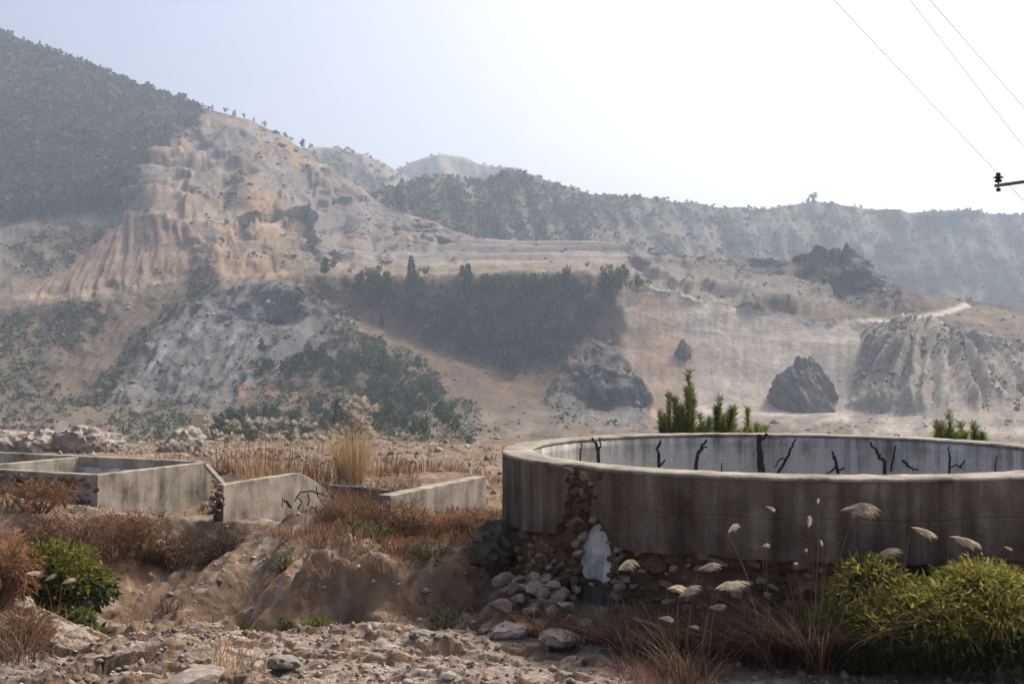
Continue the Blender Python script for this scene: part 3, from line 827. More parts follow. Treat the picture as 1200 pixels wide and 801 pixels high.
while len(placed) < 280 and tries < 16000:
    tries += 1
    p = rs.uniform(-12, 96); z = rs.uniform(.05, float(lower(p)) - .02)
    if 42.5 < p < 50.5 and .1 < z < 1.32: continue
    s = min(.46, .13 + rs.expovariate(9))
    xx = p * TR * math.pi / 180
    if any((xx - a) ** 2 + ((z - b) * 1.2) ** 2 < (.36 * (s + c)) ** 2 for a, b, c in placed): continue
    placed.append((xx, z, s))
    put_stone(found, STF, p, float(found_r(np.array(p), np.array(z))) + .02, z, s)
for k in range(34):            # stones showing in the break
    z = rs.uniform(1.2, 2.15); p = float(brk(0, z)) + rs.uniform(-3.2, 3.2)
    put_stone(core, STF, p, TR - .12, z, rs.uniform(.12, .24))
# arched outlet with white plaster, dark panel below for the shade of the opening
def arch_panel(name, p0, p1, z0, z1, r, mat, thick=.05, arch=True):
    pm, hw = (p0 + p1) / 2, (p1 - p0) / 2
    out_ = []
    zs = z1 - (hw * TR * math.pi / 180) * 1.3 if arch else z1
    pts = [(p0, z0), (p0, zs)]
    if arch:
        for k in range(1, 10):
            a = math.pi * k / 10; pts.append((pm - hw * math.cos(a), zs + (z1 - zs) * math.sin(a)))
    pts += [(p1, zs), (p1, z0)]
    bm = bmesh.new()
    A = [bm.verts.new([float(q) for q in tp(np.array(p), r, z)]) for p, z in pts]
    B = [bm.verts.new([float(q) for q in tp(np.array(p), r - thick, z)]) for p, z in pts]
    bm.faces.new(A); bm.faces.new(B[::-1])
    for k in range(len(A)): bm.faces.new((A[k], B[k], B[(k + 1) % len(A)], A[(k + 1) % len(A)]))
    bmesh.ops.recalc_face_normals(bm, faces=bm.faces)
    me = bpy.data.meshes.new(name); bm.to_mesh(me); bm.free()
    return link(name, me, mat, tank)
def outlet_panel(name, pts, r, mat, thick):
    bm = bmesh.new()
    A_ = [bm.verts.new([float(q) for q in tp(np.array(p), r + dr_, z)]) for p, z, dr_ in pts]
    B_ = [bm.verts.new([float(q) for q in tp(np.array(p), r - thick, z)]) for p, z, dr_ in pts]
    bm.faces.new(A_); bm.faces.new(B_[::-1])
    for k in range(len(A_)): bm.faces.new((A_[k], B_[k], B_[(k + 1) % len(A_)], A_[(k + 1) % len(A_)]))
    bmesh.ops.triangulate(bm, faces=bm.faces); bmesh.ops.recalc_face_normals(bm, faces=bm.faces)
    me = bpy.data.meshes.new(name); bm.to_mesh(me); bm.free()
    return link(name, me, mat, tank)
outlet_panel('plaster_patch', [(43.6, .70, .05), (43.5, .95, .03), (43.8, 1.12, .01), (44.6, 1.27, -.01), (45.6, 1.40, -.03), (46.7, 1.46, -.04), (47.8, 1.42, -.03), (48.9, 1.30, -.02), (49.7, 1.12, .01), (50.0, .92, .03), (49.9, .74, .05), (48.6, .66, .06), (46.4, .69, .06), (44.6, .65, .06)], TR - .04, M['conc_white'], .2)
outlet_panel('outlet_shade', [(43.2, .05, 0), (43.2, .74, 0), (50, .74, 0), (50, .05, 0)], TR - .05, M['conc_dark'], .1)  # flat panel, its dark colour stands in for shade inside the opening
outlet_panel('outlet_sill', [(43.5, .02, .30), (43.6, .30, .05), (49.8, .30, .05), (49.9, .02, .30)], TR + .02, M['conc_pool'], .1)
rs = random.Random(31)
for p0 in (42.3, 50.9):
    for k in range(9):
        put_stone(found, STF, p0 + rs.uniform(-.7, .7), TR + .03, .1 + k * .13, rs.uniform(.14, .24))
for p, z, s in ((43.2, .78, .2), (43.3, 1.0, .16), (43.9, 1.22, .15), (45.0, 1.40, .14), (46.9, 1.53, .16), (48.6, 1.42, .18), (49.8, 1.24, .2), (50.3, 1.02, .22), (50.4, .8, .2), (44.4, .62, .15), (47.6, .60, .12), (49.2, .63, .17)):
    put_stone(found, STF, p, TR - .0, z, s)
# boulder jutting from the foundation on the tank's far left
bl = link('boulder', crag_mesh('boulder', 4, M['stone_d'], 4, .42)); q = P(583, 640, 17.6)
bl.location = q; bl.scale = (.75, .9, .85)
tag(bl, 'big dark boulder jutting out under the left end of the round tank wall', 'boulder')

# ------------------------------------------------------------------ charred branches standing in the tank
BR = [([(679, 548), (680, 530), (681, 519)], 2.2, 'thin upright stick, first from the rim broken end inside the round tank'),
      ([(702, 551), (701, 527), (694, 513)], 4.5, 'forked dark branch with two prongs inside the round tank, second from its near end'),
      ([(775, 556), (772, 532), (774, 515)], 4.5, 'straight dark branch with thick foot inside the round tank'),
      ([(809, 557), (818, 530), (828, 515)], 4.6, 'dark branch leaning right with hooked tip inside the round tank'),
      ([(846, 558), (846, 542)], 2.4, 'tiny dark stub just showing above the round tank front rim'),
      ([(892, 560), (891, 530), (890, 509)], 9.0, 'thickest dark upright log inside the round tank'),
      ([(907, 549), (922, 536), (933, 514)], 3.6, 'slender slanting branch right of the thick log in the round tank'),
      ([(984, 556), (979, 538), (976, 529)], 4.2, 'short dark stump on the white lining of the round tank'),
      ([(1037, 559), (1037, 541), (1029, 533), (1020, 518)], 4.6, 'y shaped dark branch with long arm inside the round tank'),
      ([(1058, 540), (1066, 547), (1076, 551)], 3.0, 'low branch lying slanted along the lining of the round tank'),
      ([(1112, 556), (1113, 540), (1113, 523)], 3.0, 'twiggy dark branch with several thin side shoots at right inside the round tank'),
      ([(1168, 556), (1168, 534)], 2.4, 'last dark stub at the right end inside the round tank')]
for k, (pts, wpx, lab) in enumerate(BR):
    pxm = pts[0][0]
    xw = (pxm - 600) / 1250
    # depth where the ray meets the lining, less a hand's breadth
    a_ = xw * xw + 1; b_ = -2 * (xw * TX + TY); c_ = TX * TX + TY * TY - (TRI - .28) ** 2
    d = (-b_ + math.sqrt(max(b_ * b_ - 4 * a_ * c_, 0))) / (2 * a_)
    W = [P(a, b, d) for a, b in pts]
    lean = W[1] - W[0]; foot = Vector(W[0]) - Vector(lean).normalized() * 0
    W[0] = W[0] - np.array([lean[0] / max(abs(lean[2]), .05) * (W[0][2] - .88) * .3, 0, W[0][2] - .86]) if k != 9 else W[0]
    W = wobble(W, .018, 5, k)
    r0 = wpx / 2 * d / 1250
    n = len(W)
    lst = [(W, [r0 * (1.15 - .55 * i / (n - 1)) for i in range(n)])]
    root = thing('dead_branch', lab, 'branch', tuple(W[0]), group='charred branches in the round tank')
    rel = lambda L: [Vector(q) - W[0] for q in L]
    link('stem', tubes_mesh('stem', [(rel(W), lst[0][1])]), M['bark'], root)
    tw = {1: [[(702, 527), (704, 520), (703, 512)]], 3: [[(819, 530), (824, 524), (829, 524)]], 5: [[(891, 515), (896, 512), (898, 508)]],
          7: [[(981, 545), (974, 552), (968, 556)], [(984, 550), (990, 548)]], 8: [[(1044, 552), (1046, 540), (1050, 522)]],
          10: [[(1112, 549), (1120, 544), (1128, 549)], [(1124, 548), (1130, 540), (1139, 530), (1141, 552)], [(1133, 545), (1136, 536)]], 6: [[(922, 536), (914, 538), (908, 548)]], 2: [[(774, 545), (779, 538)]]}.get(k, [])
    for t in tw:
        Q = wobble([P(a, b, d) for a, b in t], .01, 3, k + 40)
        link('side_shoot', tubes_mesh('side_shoot', [(rel(Q), [r0 * (.62 - .3 * i / len(Q)) for i in range(len(Q))])]), M['bark'], root)

# ------------------------------------------------------------------ square pools
U1 = np.array([.418, .908, 0]); U2 = np.array([.908, -.418, 0])
def slab(name, p0, p1, zlo, zhi, th, mat, parent, side=1, nz=6, nl=24, rag=.0, chip=.012, seed=0, top=None, bot=None, endcut=None):
    """wall from p0 to p1 (xy), thickness th to the left of travel*side; ragged top/bottom by functions of t"""
    p0 = np.asarray(p0[:2], float); p1 = np.asarray(p1[:2], float)
    L = np.linalg.norm(p1 - p0); dirn = (p1 - p0) / L; nrm = np.array([-dirn[1], dirn[0]]) * side
    t = np.linspace(0, 1, nl)
    zt = np.array([zhi if top is None else top(q) for q in t]) + chip * fbm(t * L * 3, t * 0 + seed, 3, seed)
    zb = np.array([zlo if bot is None else bot(q) for q in t])
    sec = []
    bev = .02
    for k in range(nl):
        b = p0 + dirn * L * t[k]
        w = .008 * float(perlin(np.array(t[k] * L * 2), np.array(seed + .5), 3))
        prof = [(w, zb[k])] + [(w, zb[k] + (zt[k] - bev - zb[k]) * q / nz) for q in range(1, nz + 1)] + [(bev, zt[k]), (th - bev, zt[k])] + [(th, zt[k] - bev), (th, zb[k])]
        sec.append([[b[0] + nrm[0] * a, b[1] + nrm[1] * a, z] for a, z in prof])
    V = np.array(sec); ns = V.shape[1]
    f = []
    for k in range(nl - 1):
        for j in range(ns):
            f.append((k * ns + j, (k + 1) * ns + j, (k + 1) * ns + (j + 1) % ns, k * ns + (j + 1) % ns))
    bm = bmesh.new(); vv = [bm.verts.new(v) for v in V.reshape(-1, 3)]
    for q in f: bm.faces.new([vv[i] for i in q])
    bm.faces.new([vv[j] for j in range(ns)]); bm.faces.new([vv[(nl - 1) * ns + j] for j in range(ns)][::-1])
    bmesh.ops.recalc_face_normals(bm, faces=bm.faces)
    org = np.array(parent.location) if parent is not None else np.zeros(3)
    bmesh.ops.translate(bm, verts=bm.verts, vec=[-q for q in org])
    me = bpy.data.meshes.new(name); bm.to_mesh(me); bm.free()
    return link(name, me, mat, parent)

A = P(240, 541, 28.9); A[2] = 0; B = A - U1 * 3.75
ZP = EYE - 2.5
pool = thing('square_pool', 'weathered square concrete pool with whitish lined cells at the left edge', 'pool', (A[0] - 3, A[1] - 1, 0))
slab('side_wall', B, A + U1 * .0, -.9, ZP, .22, M['conc_pool'], pool, 1, seed=1)
slab('back_wall', A + U1 * .02 - U2 * .0, A - U2 * 13, -.6, ZP + .012, .22, M['conc_pool'], pool, 1 * -1, seed=2)
slab('front_wall', B - U2 * .23, B - U2 * 13, -.6, ZP - .004, .22, M['conc_pool'], pool, 1 * -1, seed=3)
D0 = A - U2 * 4.6
slab('divider', D0 - U1 * .01, D0 - U1 * 3.55, .2, ZP - .01, .2, M['conc_pool'], pool, -1, seed=4)
# lining just inside
for a_, b_ in ((A - U2 * .24 - U1 * .012, A - U2 * 4.58 - U1 * .012), (A - U2 * 4.83 - U1 * .012, A - U2 * 12.8 - U1 * .012)):
    slab('lining', a_, b_, .1, ZP - .28, .03, M['conc_white'], pool, 1, seed=5, chip=.03)
q0 = B - U2 * .25 + U1 * .22; q1 = A - U2 * .25 - U1 * .05; q2 = A - U2 * 12.8 - U1 * .05; q3 = B - U2 * 12.8 + U1 * .22
loc = np.array(pool.location)
pts = np.array([[*q[:2], .35] for q in (q0, q1, q2, q3)]) - loc
link('pool_floor', mesh_np('pool_floor', pts, np.array([[0, 1, 2, 3]])), M['conc_white'], pool)
# stone face of the front wall
rs = random.Random(12)
fw = B - U1 * .03
for k in range(150):
    t = rs.uniform(0, 5.2) ; z = rs.uniform(.35, ZP - .1)
    c = fw - U2 * t - loc
    o = link('stone', STF[rs.randrange(8)], None, pool); o.location = (c[0], c[1], z)
    s = rs.uniform(.14, .28); o.scale = (s * 1.2, s * .7, s * .9); o.rotation_euler = (rs.uniform(-.4, .4), rs.uniform(-.4, .4), math.radians(-24) + rs.uniform(-.3, .3))

# broken pool: two side walls and a sooty end wall
w2a = P(262, 567, 24.0); w2b = P(383, 566, 27.9)
broken = thing('broken_pool', 'ruined concrete pool with broken corner, two side walls and a sooty end wall between', 'pool', (-4.5, 26, 0))
s2 = slab('side_wall', w2a, w2b, -.5, 1.1, .2, M['conc_pool'], broken, 1, nl=40, seed=6, chip=.02, top=lambda t: 1.1 if t < .70 else 1.1 - .55 * ((t - .70) / .30) ** 1.2)
w3a = P(458, 580, 21.9); w3b = P(570, 558, 25.9)
s3 = slab('side_wall', w3a, w3b, -.4, 1.1, .32, M['conc_pool'], broken, 1, nl=30, seed=7, chip=.015)
s3['label'] = 'pale side wall nearer the round tank'
e0 = P(386, 568, 28.4); e1 = P(456, 568, 27.2)
slab('end_wall', e0, e1, -.4, .62, .22, M['conc_dark'], broken, 1, nl=24, seed=8, chip=.06)
rs = random.Random(15)
for k in range(26):
    c = w2a + U1 * rs.uniform(-.15, .1) - np.array(broken.location); o = link('stone', STF[rs.randrange(8)], None, broken)
    o.location = (c[0] - rs.uniform(0, .25), c[1], rs.uniform(.3, 1.02)); s = rs.uniform(.12, .25); o.scale = (s, s, s * .7); o.rotation_euler = (rs.random(), rs.random(), rs.random() * 3)
# charred creepers against the broken wall's face
CR = [([(384, 581), (366, 575), (352, 576), (345, 587)], 2.6, 'arching'), ([(384, 597), (372, 580), (371, 569)], 2.0, 'crossing'), ([(360, 592), (363, 585), (361, 578)], 2.2, 'short'), ([(341, 594), (336, 587), (333, 586)], 3.2, 'stub'), ([(349, 596), (354, 588), (349, 583)], 2.0, 'looped'), ([(372, 599), (369, 594), (358, 598)], 2.6, 'low'), ([(331, 594), (331, 583)], 1.2, 'wisp')]
cre = thing('charred_creeper', 'black tangled creeper stems against the broken pool wall', 'creeper', (float(w2b[0]), float(w2b[1]) - .3, 0))
fn = np.array([U1[1], -U1[0], 0])
for k, (pts, wpx, _n) in enumerate(CR):
    Q = []
    for a, b in pts:
        xw = (a - 600) / 1250      # meet the wall's face: (p - w2a).fn = .04
        d = (float(w2a @ fn) + .05) / (xw * fn[0] + fn[1]); Q.append(P(a, b, d))
    Q = wobble(Q, .012, 4, k + 70); rel = [q - Vector(cre.location) for q in Q]
    r0 = wpx / 2 * Q[0].y / 1250
    link('creeper_stem', tubes_mesh('creeper_stem', [(rel, [r0 * (1.1 - .5 * i / len(rel)) for i in range(len(rel))])]), M['bark'], cre)
# fallen beam leaning on the square pool's corner
b0 = P(242, 545, 28.3); b1 = P(268, 574, 26.6)
bm = bmesh.new(); bmesh.ops.create_cube(bm, size=1)
L = np.linalg.norm(b1 - b0)
bmesh.ops.scale(bm, verts=bm.verts, vec=(L, .11, .09)); bmesh.ops.bevel(bm, geom=list(bm.edges), offset=.012, segments=1)
me = bpy.data.meshes.new('beam'); bm.to_mesh(me); bm.free()
o = link('fallen_beam', me, M['wood']); o.location = (b0 + b1) / 2; o.rotation_euler = Vector(b1 - b0).to_track_quat('X', 'Z').to_euler()
tag(o, 'pale beam leaning off the far corner of the square pool', 'beam')
# little cream block pillar behind the pools
pb = P(231, 497, 62.0); bm = bmesh.new()
for z0, z1, w, tp_ in ((-1.2, .02, .58, .56), (.02, .10, .66, .62), (.10, .30, .50, .42)):
    r = bmesh.ops.create_cube(bm, size=1)
    for v in r['verts']:
        top = v.co.z > 0; s = tp_ if top else w
        v.co = Vector((v.co.x * s, v.co.y * s, z1 if top else z0))
bmesh.ops.bevel(bm, geom=list(bm.edges), offset=.03, segments=1)
me = bpy.data.meshes.new('block'); bm.to_mesh(me); bm.free()
o = link('marker_pillar', me, M['conc_cream']); o.location = (pb[0], pb[1], pb[2] + .55); o.rotation_euler = (0, .04, .4)
tag(o, 'small cream masonry pillar standing among bushes behind the square pool', 'pillar')

# ------------------------------------------------------------------ power pole and its wires at the right edge
WD = np.array([.92, 1.0, -.32]); WD /= np.linalg.norm(WD)
I1 = P(1170, 219, 22.0); ca = np.array([.74, -.67, .0]); 
pole_c = I1 + ca * .72; pole_c[2] = 0
pole = thing('power_pole', 'power pole with steel crossarm and pin insulators at the right edge', 'pole', (pole_c[0], pole_c[1], gz(pole_c[0], pole_c[1]) - .3))
PL = np.array(pole.location)
zx = I1[2]
lm = lambda L: [Vector(np.asarray(q) - PL) for q in L]
link('shaft', tubes_mesh('shaft', [(lm([PL, [pole_c[0], pole_c[1], zx + .1]]), [.15, .095])], 14), M['pole'], pole)
bm = bmesh.new(); bmesh.ops.create_cube(bm, size=1); bmesh.ops.scale(bm, verts=bm.verts, vec=(1.5, .06, .06)); bmesh.ops.bevel(bm, geom=list(bm.edges), offset=.006, segments=1)
me = bpy.data.meshes.new('crossarm'); bm.to_mesh(me); bm.free()
arm = link('crossarm', me, M['steel'], pole); mid = I1 + ca * .72; mid[2] = zx + .03 ; arm.location = mid - PL - np.array([ca[1], -ca[0], 0]) * -.13
arm.rotation_euler = (0, -.03, math.atan2(ca[1], ca[0]))
def lathe(prof, n=14):
    ph = np.linspace(0, 2 * math.pi, n, endpoint=False)
    V = np.stack([np.stack([r * np.cos(ph), r * np.sin(ph), 0 * ph + z], -1) for r, z in prof]); m_ = len(prof)
    i = np.arange(m_ - 1)[:, None]; j = np.arange(n)[None]
    f = np.stack([i * n + j, i * n + (j + 1) % n, (i + 1) * n + (j + 1) % n, (i + 1) * n + j], -1).reshape(-1, 4)
    return V.reshape(-1, 3), f
v, f = lathe([(.0, .30), (.035, .30), (.05, .27), (.05, .25), (.035, .24), (.105, .20), (.11, .19), (.05, .18), (.045, .16), (.075, .14), (.07, .10), (.03, .09), (.015, .085), (.015, -.02), (.045, -.03), (.05, -.08), (.02, -.1), (0, -.1)])
ime = mesh_np('insulator', v, f, smooth=True); ime.materials.append(M['porc'])
tips = []
for c, up in ((I1, 0), (I1 + ca * .72 + np.array([0, 0, .16]), 0), (I1 + ca * 1.44 + np.array([0, 0, .0]), 0), ):
    o = link('insulator', ime, None, pole); o.location = c - PL; tips.append(c + np.array([0, 0, .27]))
link('bracket', tubes_mesh('bracket', [(lm([I1 + ca * .5 + np.array([0, 0, -.01]), I1 + ca * .7 + np.array([0, 0, -.35])]), [.015, .015])], 6), M['steel'], pole)
wl = ['power line wire farthest left, ending at the visible insulator', 'middle one of three power line wires in the upper right sky', 'rightmost of three power line wires in the upper right sky']
offs = [np.zeros(3), np.array([0, 0, .0]), np.array([0, 0, .0])]
aim = [(975, 0), (1066, 0), (1087, 0)]
for k, tpt in enumerate(tips):
    s = np.linspace(-30, 34, 90)
    # wires run up-left towards a pole behind the camera; the slope of each fits the photograph
    d0 = np.array([-.92, -1.0, .32])
    best = None
    for zz in np.linspace(.1, .6, 101):
        d1 = np.array([-.92, -1.0, zz]); ss = np.linspace(0, 14, 300)[:, None]
        px_, py_ = PX(tpt + ss * d1); j = np.argmin(np.abs(py_)); e = abs(px_[j] - aim[k][0])
        if best is None or e < best[0]: best = (e, zz)
    d1 = np.array([-.92, -1.0, best[1]])
    pts = [tpt + d1 * q + np.array([0, 0, .0006 * q * q]) for q in s]
    o = link('power_wire', tubes_mesh('power_wire', [([Vector(p) for p in pts], [.0075] * len(pts))], 5), M['wire'])
    tag(o, wl[k], 'wire', 'power line wires')

# ------------------------------------------------------------------ rock outcrops on the hillside
def hs_at(px, py):
    U2_, PY2_ = PX(HS['V'][HS['nb']:]); i = np.argmin((U2_ - px) ** 2 + (PY2_ - py) ** 2)
    return HS['V'][HS['nb']:].reshape(-1, 3)[i]
for k, (px, py, wpx, hpx, lab, sh) in enumerate([(962, 482, 30, 34, 'small grey rock lying right of the jagged outcrop under the cut face', 'rock_h'), (940, 470, 66, 84, 'jagged dark rock outcrop standing at the foot of the pale cut face', 'rock_h'), 
        (801, 416, 20, 30, 'small dark rock sticking out of the orange cut face', 'rock_h')]):
    p = hs_at(px, py); s = p[1] / 1250
    me = crag_mesh('rock_outcrop', 900 + k * 3, M['rock_h'], 5, .26, 1.0)
    V = np.empty(len(me.vertices) * 3, np.float32); me.vertices.foreach_get('co', V); V = V.reshape(-1, 3)
    V[:, :2] *= (1.1 - (.35 if k == 1 else .7) * np.clip(V[:, 2:3] + .1, 0, .7)); me.vertices.foreach_set('co', V.ravel()); me.update()
    o = link('rock_outcrop', me); o.location = p + np.array([0, 4 * s, -.05 * hpx * s]); o.scale = (wpx * s * 1.05, wpx * s * .9, hpx * s * 1.05); o.rotation_euler = (0, .12 * (-1) ** k, .7 * k)
    tag(o, lab, 'rock')
# ------------------------------------------------------------------ vegetation: leaf builders (numpy)
def rvec(n, r=None):
    r = r or rng
    v = r.normal(size=(n, 3)); return v / np.linalg.norm(v, axis=1, keepdims=True)

def leaves(c, d, nrm, L, W, colr, bend=0.0):
    """diamond leaves: centre-base c, direction d, rough normal nrm, length L, width W. returns V, F, C"""
    n = len(c)
    d = d / np.linalg.norm(d, axis=1, keepdims=True)
    s = np.cross(d, nrm); s /= np.maximum(np.linalg.norm(s, axis=1, keepdims=True), 1e-6)
    up = np.cross(s, d)
    L = np.broadcast_to(L, (n,))[:, None]; W = np.broadcast_to(W, (n,))[:, None]
    v0 = c; v1 = c + d * L * .45 + s * W * .5 + up * L * bend; v2 = c + d * L; v3 = c + d * L * .45 - s * W * .5 + up * L * bend
    V = np.stack([v0, v1, v2, v3], 1).reshape(-1, 3)
    Fq = np.arange(4 * n).reshape(n, 4)
    return V, Fq, np.repeat(colr, 4, axis=0)

def joinp(parts):
    Vs, Fs, Cs, off = [], [], [], 0
    for v, f, c in parts:
        Vs.append(v); Fs.append(f + off); Cs.append(np.broadcast_to(c, (len(v), 3))); off += len(v)
    return np.concatenate(Vs), np.concatenate(Fs), np.concatenate(Cs)

def pal(n, cols, r=None, jit=.18):
    r = r or rng
    cols = np.asarray(cols, float)
    k = r.integers(0, len(cols), n); t = r.random(n)[:, None]
    c = cols[k] * (1 - t * .5) + cols[r.integers(0, len(cols), n)] * t * .5
    return np.clip(c * (1 + jit * r.normal(size=(n, 1))), .01, .8)

GREEN = [(.045, .065, .025), (.06, .085, .03), (.075, .095, .035), (.05, .06, .03)]
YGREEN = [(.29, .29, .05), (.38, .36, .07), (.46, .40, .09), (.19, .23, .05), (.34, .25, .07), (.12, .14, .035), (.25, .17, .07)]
DGREEN = [(.035, .05, .025), (.05, .07, .03), (.03, .04, .02)]
RUST = [(.23, .105, .05), (.30, .145, .07), (.18, .085, .045), (.34, .19, .10)]
STRAW = [(.42, .31, .18), (.50, .39, .25), (.33, .23, .13)]
BROWN = [(.17, .11, .075), (.22, .14, .09), (.13, .085, .06)]

# ---- scrub and far woods on the slopes
def clumps(C0, size, nq, cols, r, tall=1.0, q=.55):
    """many shrubs of nq quads each"""
    n = len(C0); c = np.repeat(C0, nq, 0); s = np.repeat(size, nq)
    o = rvec(n * nq, r) * (r.random((n * nq, 1)) ** .4)
    o[:, 2] = np.abs(o[:, 2]) * tall
    ctr = c + o * s[:, None] * .5
    base = np.repeat(pal(n, cols, r, .2), nq, 0) * (1 + .2 * r.normal(size=(n * nq, 1)))
    d = rvec(n * nq, r); nn = rvec(n * nq, r)
    return leaves(ctr - d * (s * q * .5)[:, None], d, nn, s * q, s * q * .8, np.clip(base, .01, .6))

def pick(mask_fn, n, r, PYr=None):
    U, PY, V, nb = HS['U'], HS['PY'], HS['V'], HS['nb']
    w = mask_fn(U, PY).copy(); w[:nb] = 0
    # weight by pixel area so density is even on screen distance^0 of the surface
    dpy = np.abs(np.gradient(PY, axis=0)); w = w * dpy
    w = w.ravel() / w.sum()
    i = r.choice(w.size, n, p=w)
    nc = U.shape[1]
    a, b = np.divmod(i, nc); a2 = np.minimum(a + 1, U.shape[0] - 1); b2 = np.minimum(b + 1, nc - 1)
    t = r.random((n, 1)); s = r.random((n, 1))
    p = V[a, b] * (1 - t) * (1 - s) + V[a2, b] * t * (1 - s) + V[a, b2] * (1 - t) * s + V[a2, b2] * t * s
    return p
r1 = np.random.default_rng(3)
Zn = HS['Z']
# wooded mountain
def wmask(U, PY):
    n = fbm(U * .02, PY * .03, 4, 600) + .7 * S(60, 230, PY - .35 * U) - .15
    e = np.maximum(Zn['wood'], .0)
    return e * (.5 + S(-.25, .25, n))
p = pick(wmask, 30000, r1); sz = r1.gamma(5, 1.2, len(p))
v = [clumps(p, sz, 7, [(.035, .05, .025), (.045, .062, .028), (.06, .068, .034), (.075, .07, .04)], r1, 1.2)]
o = link('forest', mesh_np('forest', *v[0]), M['scrub'], kind='stuff')
tag(o, 'patchy dark green woodland covering the left mountain', 'forest')
# scattered scrub over the quarry slopes
def smask(U, PY):
    return Zn['scrub'] + .004 * (PY > 260) * (1 - Zn['cut']) * (1 - Zn['wood'])
p = pick(smask, 17000, r1); sz = r1.gamma(3.0, .75, len(p)) * (p[:, 1] / 600)
o = link('scrub', mesh_np('scrub', *clumps(p, sz, 7, GREEN + [(.10, .095, .055), (.14, .115, .07), (.09, .085, .05), (.12, .10, .065)], r1, 1.0, .42)), M['scrub'], kind='stuff')
tag(o, 'low green and brown scrub over the quarry slopes', 'scrub')
# woods on the right-hand ridge
def pick_layer(Ly, w, n, r):
    w = w * np.abs(np.gradient(Ly['PY'], axis=0)); w = w.ravel() / w.sum(); i = r.choice(w.size, n, p=w)
    V = Ly['V'].reshape(-1, 3); q = V[i].copy(); q[:, 0] += r.normal(size=n) * 2; return q
w = (.08 + S(.1, -.25, RIDGE['n1'] + .2 * RIDGE['spur'])) ; w[:6] = 0
w = w + .9 * inpoly(RIDGE['U'] + 10 * fbm(RIDGE['U'] * .03, RIDGE['PY'] * .03, 3, 9), RIDGE['PY'], [(440,226),(520,208),(600,205),(690,230),(700,270),(680,296),(580,296),(470,270)], 10)
w[:6] = 0
p = pick_layer(RIDGE, w + .2, 19000, r1); sz = r1.gamma(4, 1.05, len(p))
o = link('ridge_woodland', mesh_np('ridge_woodland', *clumps(p, sz, 6, GREEN + [(.09, .085, .05), (.08, .085, .05)], r1, 1.1)), M['scrub'], kind='stuff')
tag(o, 'dark woodland patches along the hazy ridge', 'woodland')
w = np.ones_like(MIDHILL['n1']) * (.1 + S(.1, -.2, MIDHILL['n1'])); w[:5] = 0
p = pick_layer(MIDHILL, w, 900, r1)
w2 = np.ones_like(PEAK['n1']) * (.1 + S(.1, -.2, PEAK['n1'])); w2[:5] = 0
p2 = pick_layer(PEAK, w2, 900, r1); p = np.concatenate([p, p2])
o = link('distant_woodland', mesh_np('distant_woodland', *clumps(p, r1.uniform(6, 12, len(p)), 6, GREEN, r1, 1.1)), M['scrub'], kind='stuff')
tag(o, 'hazy dark woodland on the distant peaks', 'woodland')

# ---- single trees of the hillside
def tree_meshes(kind, seed):
    r = np.random.default_rng(seed)
    if kind == 'spire':
        n = 420; t = r.random(n) ** .8; a = r.random(n) * 6.28; rad = (1 - t) * .17 * (.5 + .6 * r.random(n)) + .015
        c = np.stack([rad * np.cos(a), rad * np.sin(a), .10 + .9 * t], -1)
        d = np.stack([np.cos(a), np.sin(a), -.25 + 0 * a], -1) + .3 * rvec(n, r)
    else:
        lobes = r.normal(size=(9, 3)) * [.17, .17, .14] + [0, 0, .62]; lobes[0] = (0, 0, .74); lobes[1] = (.0, 0, .42)
        k = r.integers(0, 9, 460); c = lobes[k] + rvec(460, r) * (.16 * r.random((460, 1)) ** .5)
        c[:, 2] = np.maximum(c[:, 2], .12); n = 460; d = rvec(n, r)
    s = r.uniform(.06, .13, n)
    cr = mesh_np('crown', *leaves(c, d, rvec(n, r), s, s * .8, pal(n, GREEN + GREEN + DGREEN + [(.085, .095, .05), (.10, .105, .055)], r, .3)))
    cr.materials.append(M['scrub'])
    lim = [([Vector((0, 0, -.12)), Vector((.01, 0, .4)), Vector((0, .01, .9))], [.022, .016, .005])]
    for q in range(5):
        a = r.random() * 6.28; z0 = r.uniform(.25, .65)
        lim.append(([Vector((0, 0, z0)), Vector((.14 * math.cos(a), .14 * math.sin(a), z0 + .14))], [.009, .003]))
    tr = tubes_mesh('trunk', lim, 5); tr.materials.append(M['trunk'])
    return cr, tr
TM = {'spire': [tree_meshes('spire', 1), tree_meshes('spire', 2)], 'round': [tree_meshes('round', k) for k in (3, 4, 5, 6)]}
def put_tree(p, h, kind, lab, group=None, name='hillside_tree', w=1.0, r=random):
    cr, tr = TM[kind][r.randrange(len(TM[kind]))]
    t = thing(name, lab, 'tree', tuple(p), r.random() * 6.28, group)
    t.scale = (h * w, h * w, h)
    link('crown', cr, None, t); link('trunk', tr, None, t)
    return t
def hs_point(px, py):
    """surface point of the hillside nearest the given photo pixel"""
    U2_, PY2_ = PX(HS['V'][HS['nb']:]); i = np.argmin((U2_ - px) ** 2 + (PY2_ - py) ** 2)
    return HS['V'][HS['nb']:].reshape(-1, 3)[i]
rt = random.Random(21)
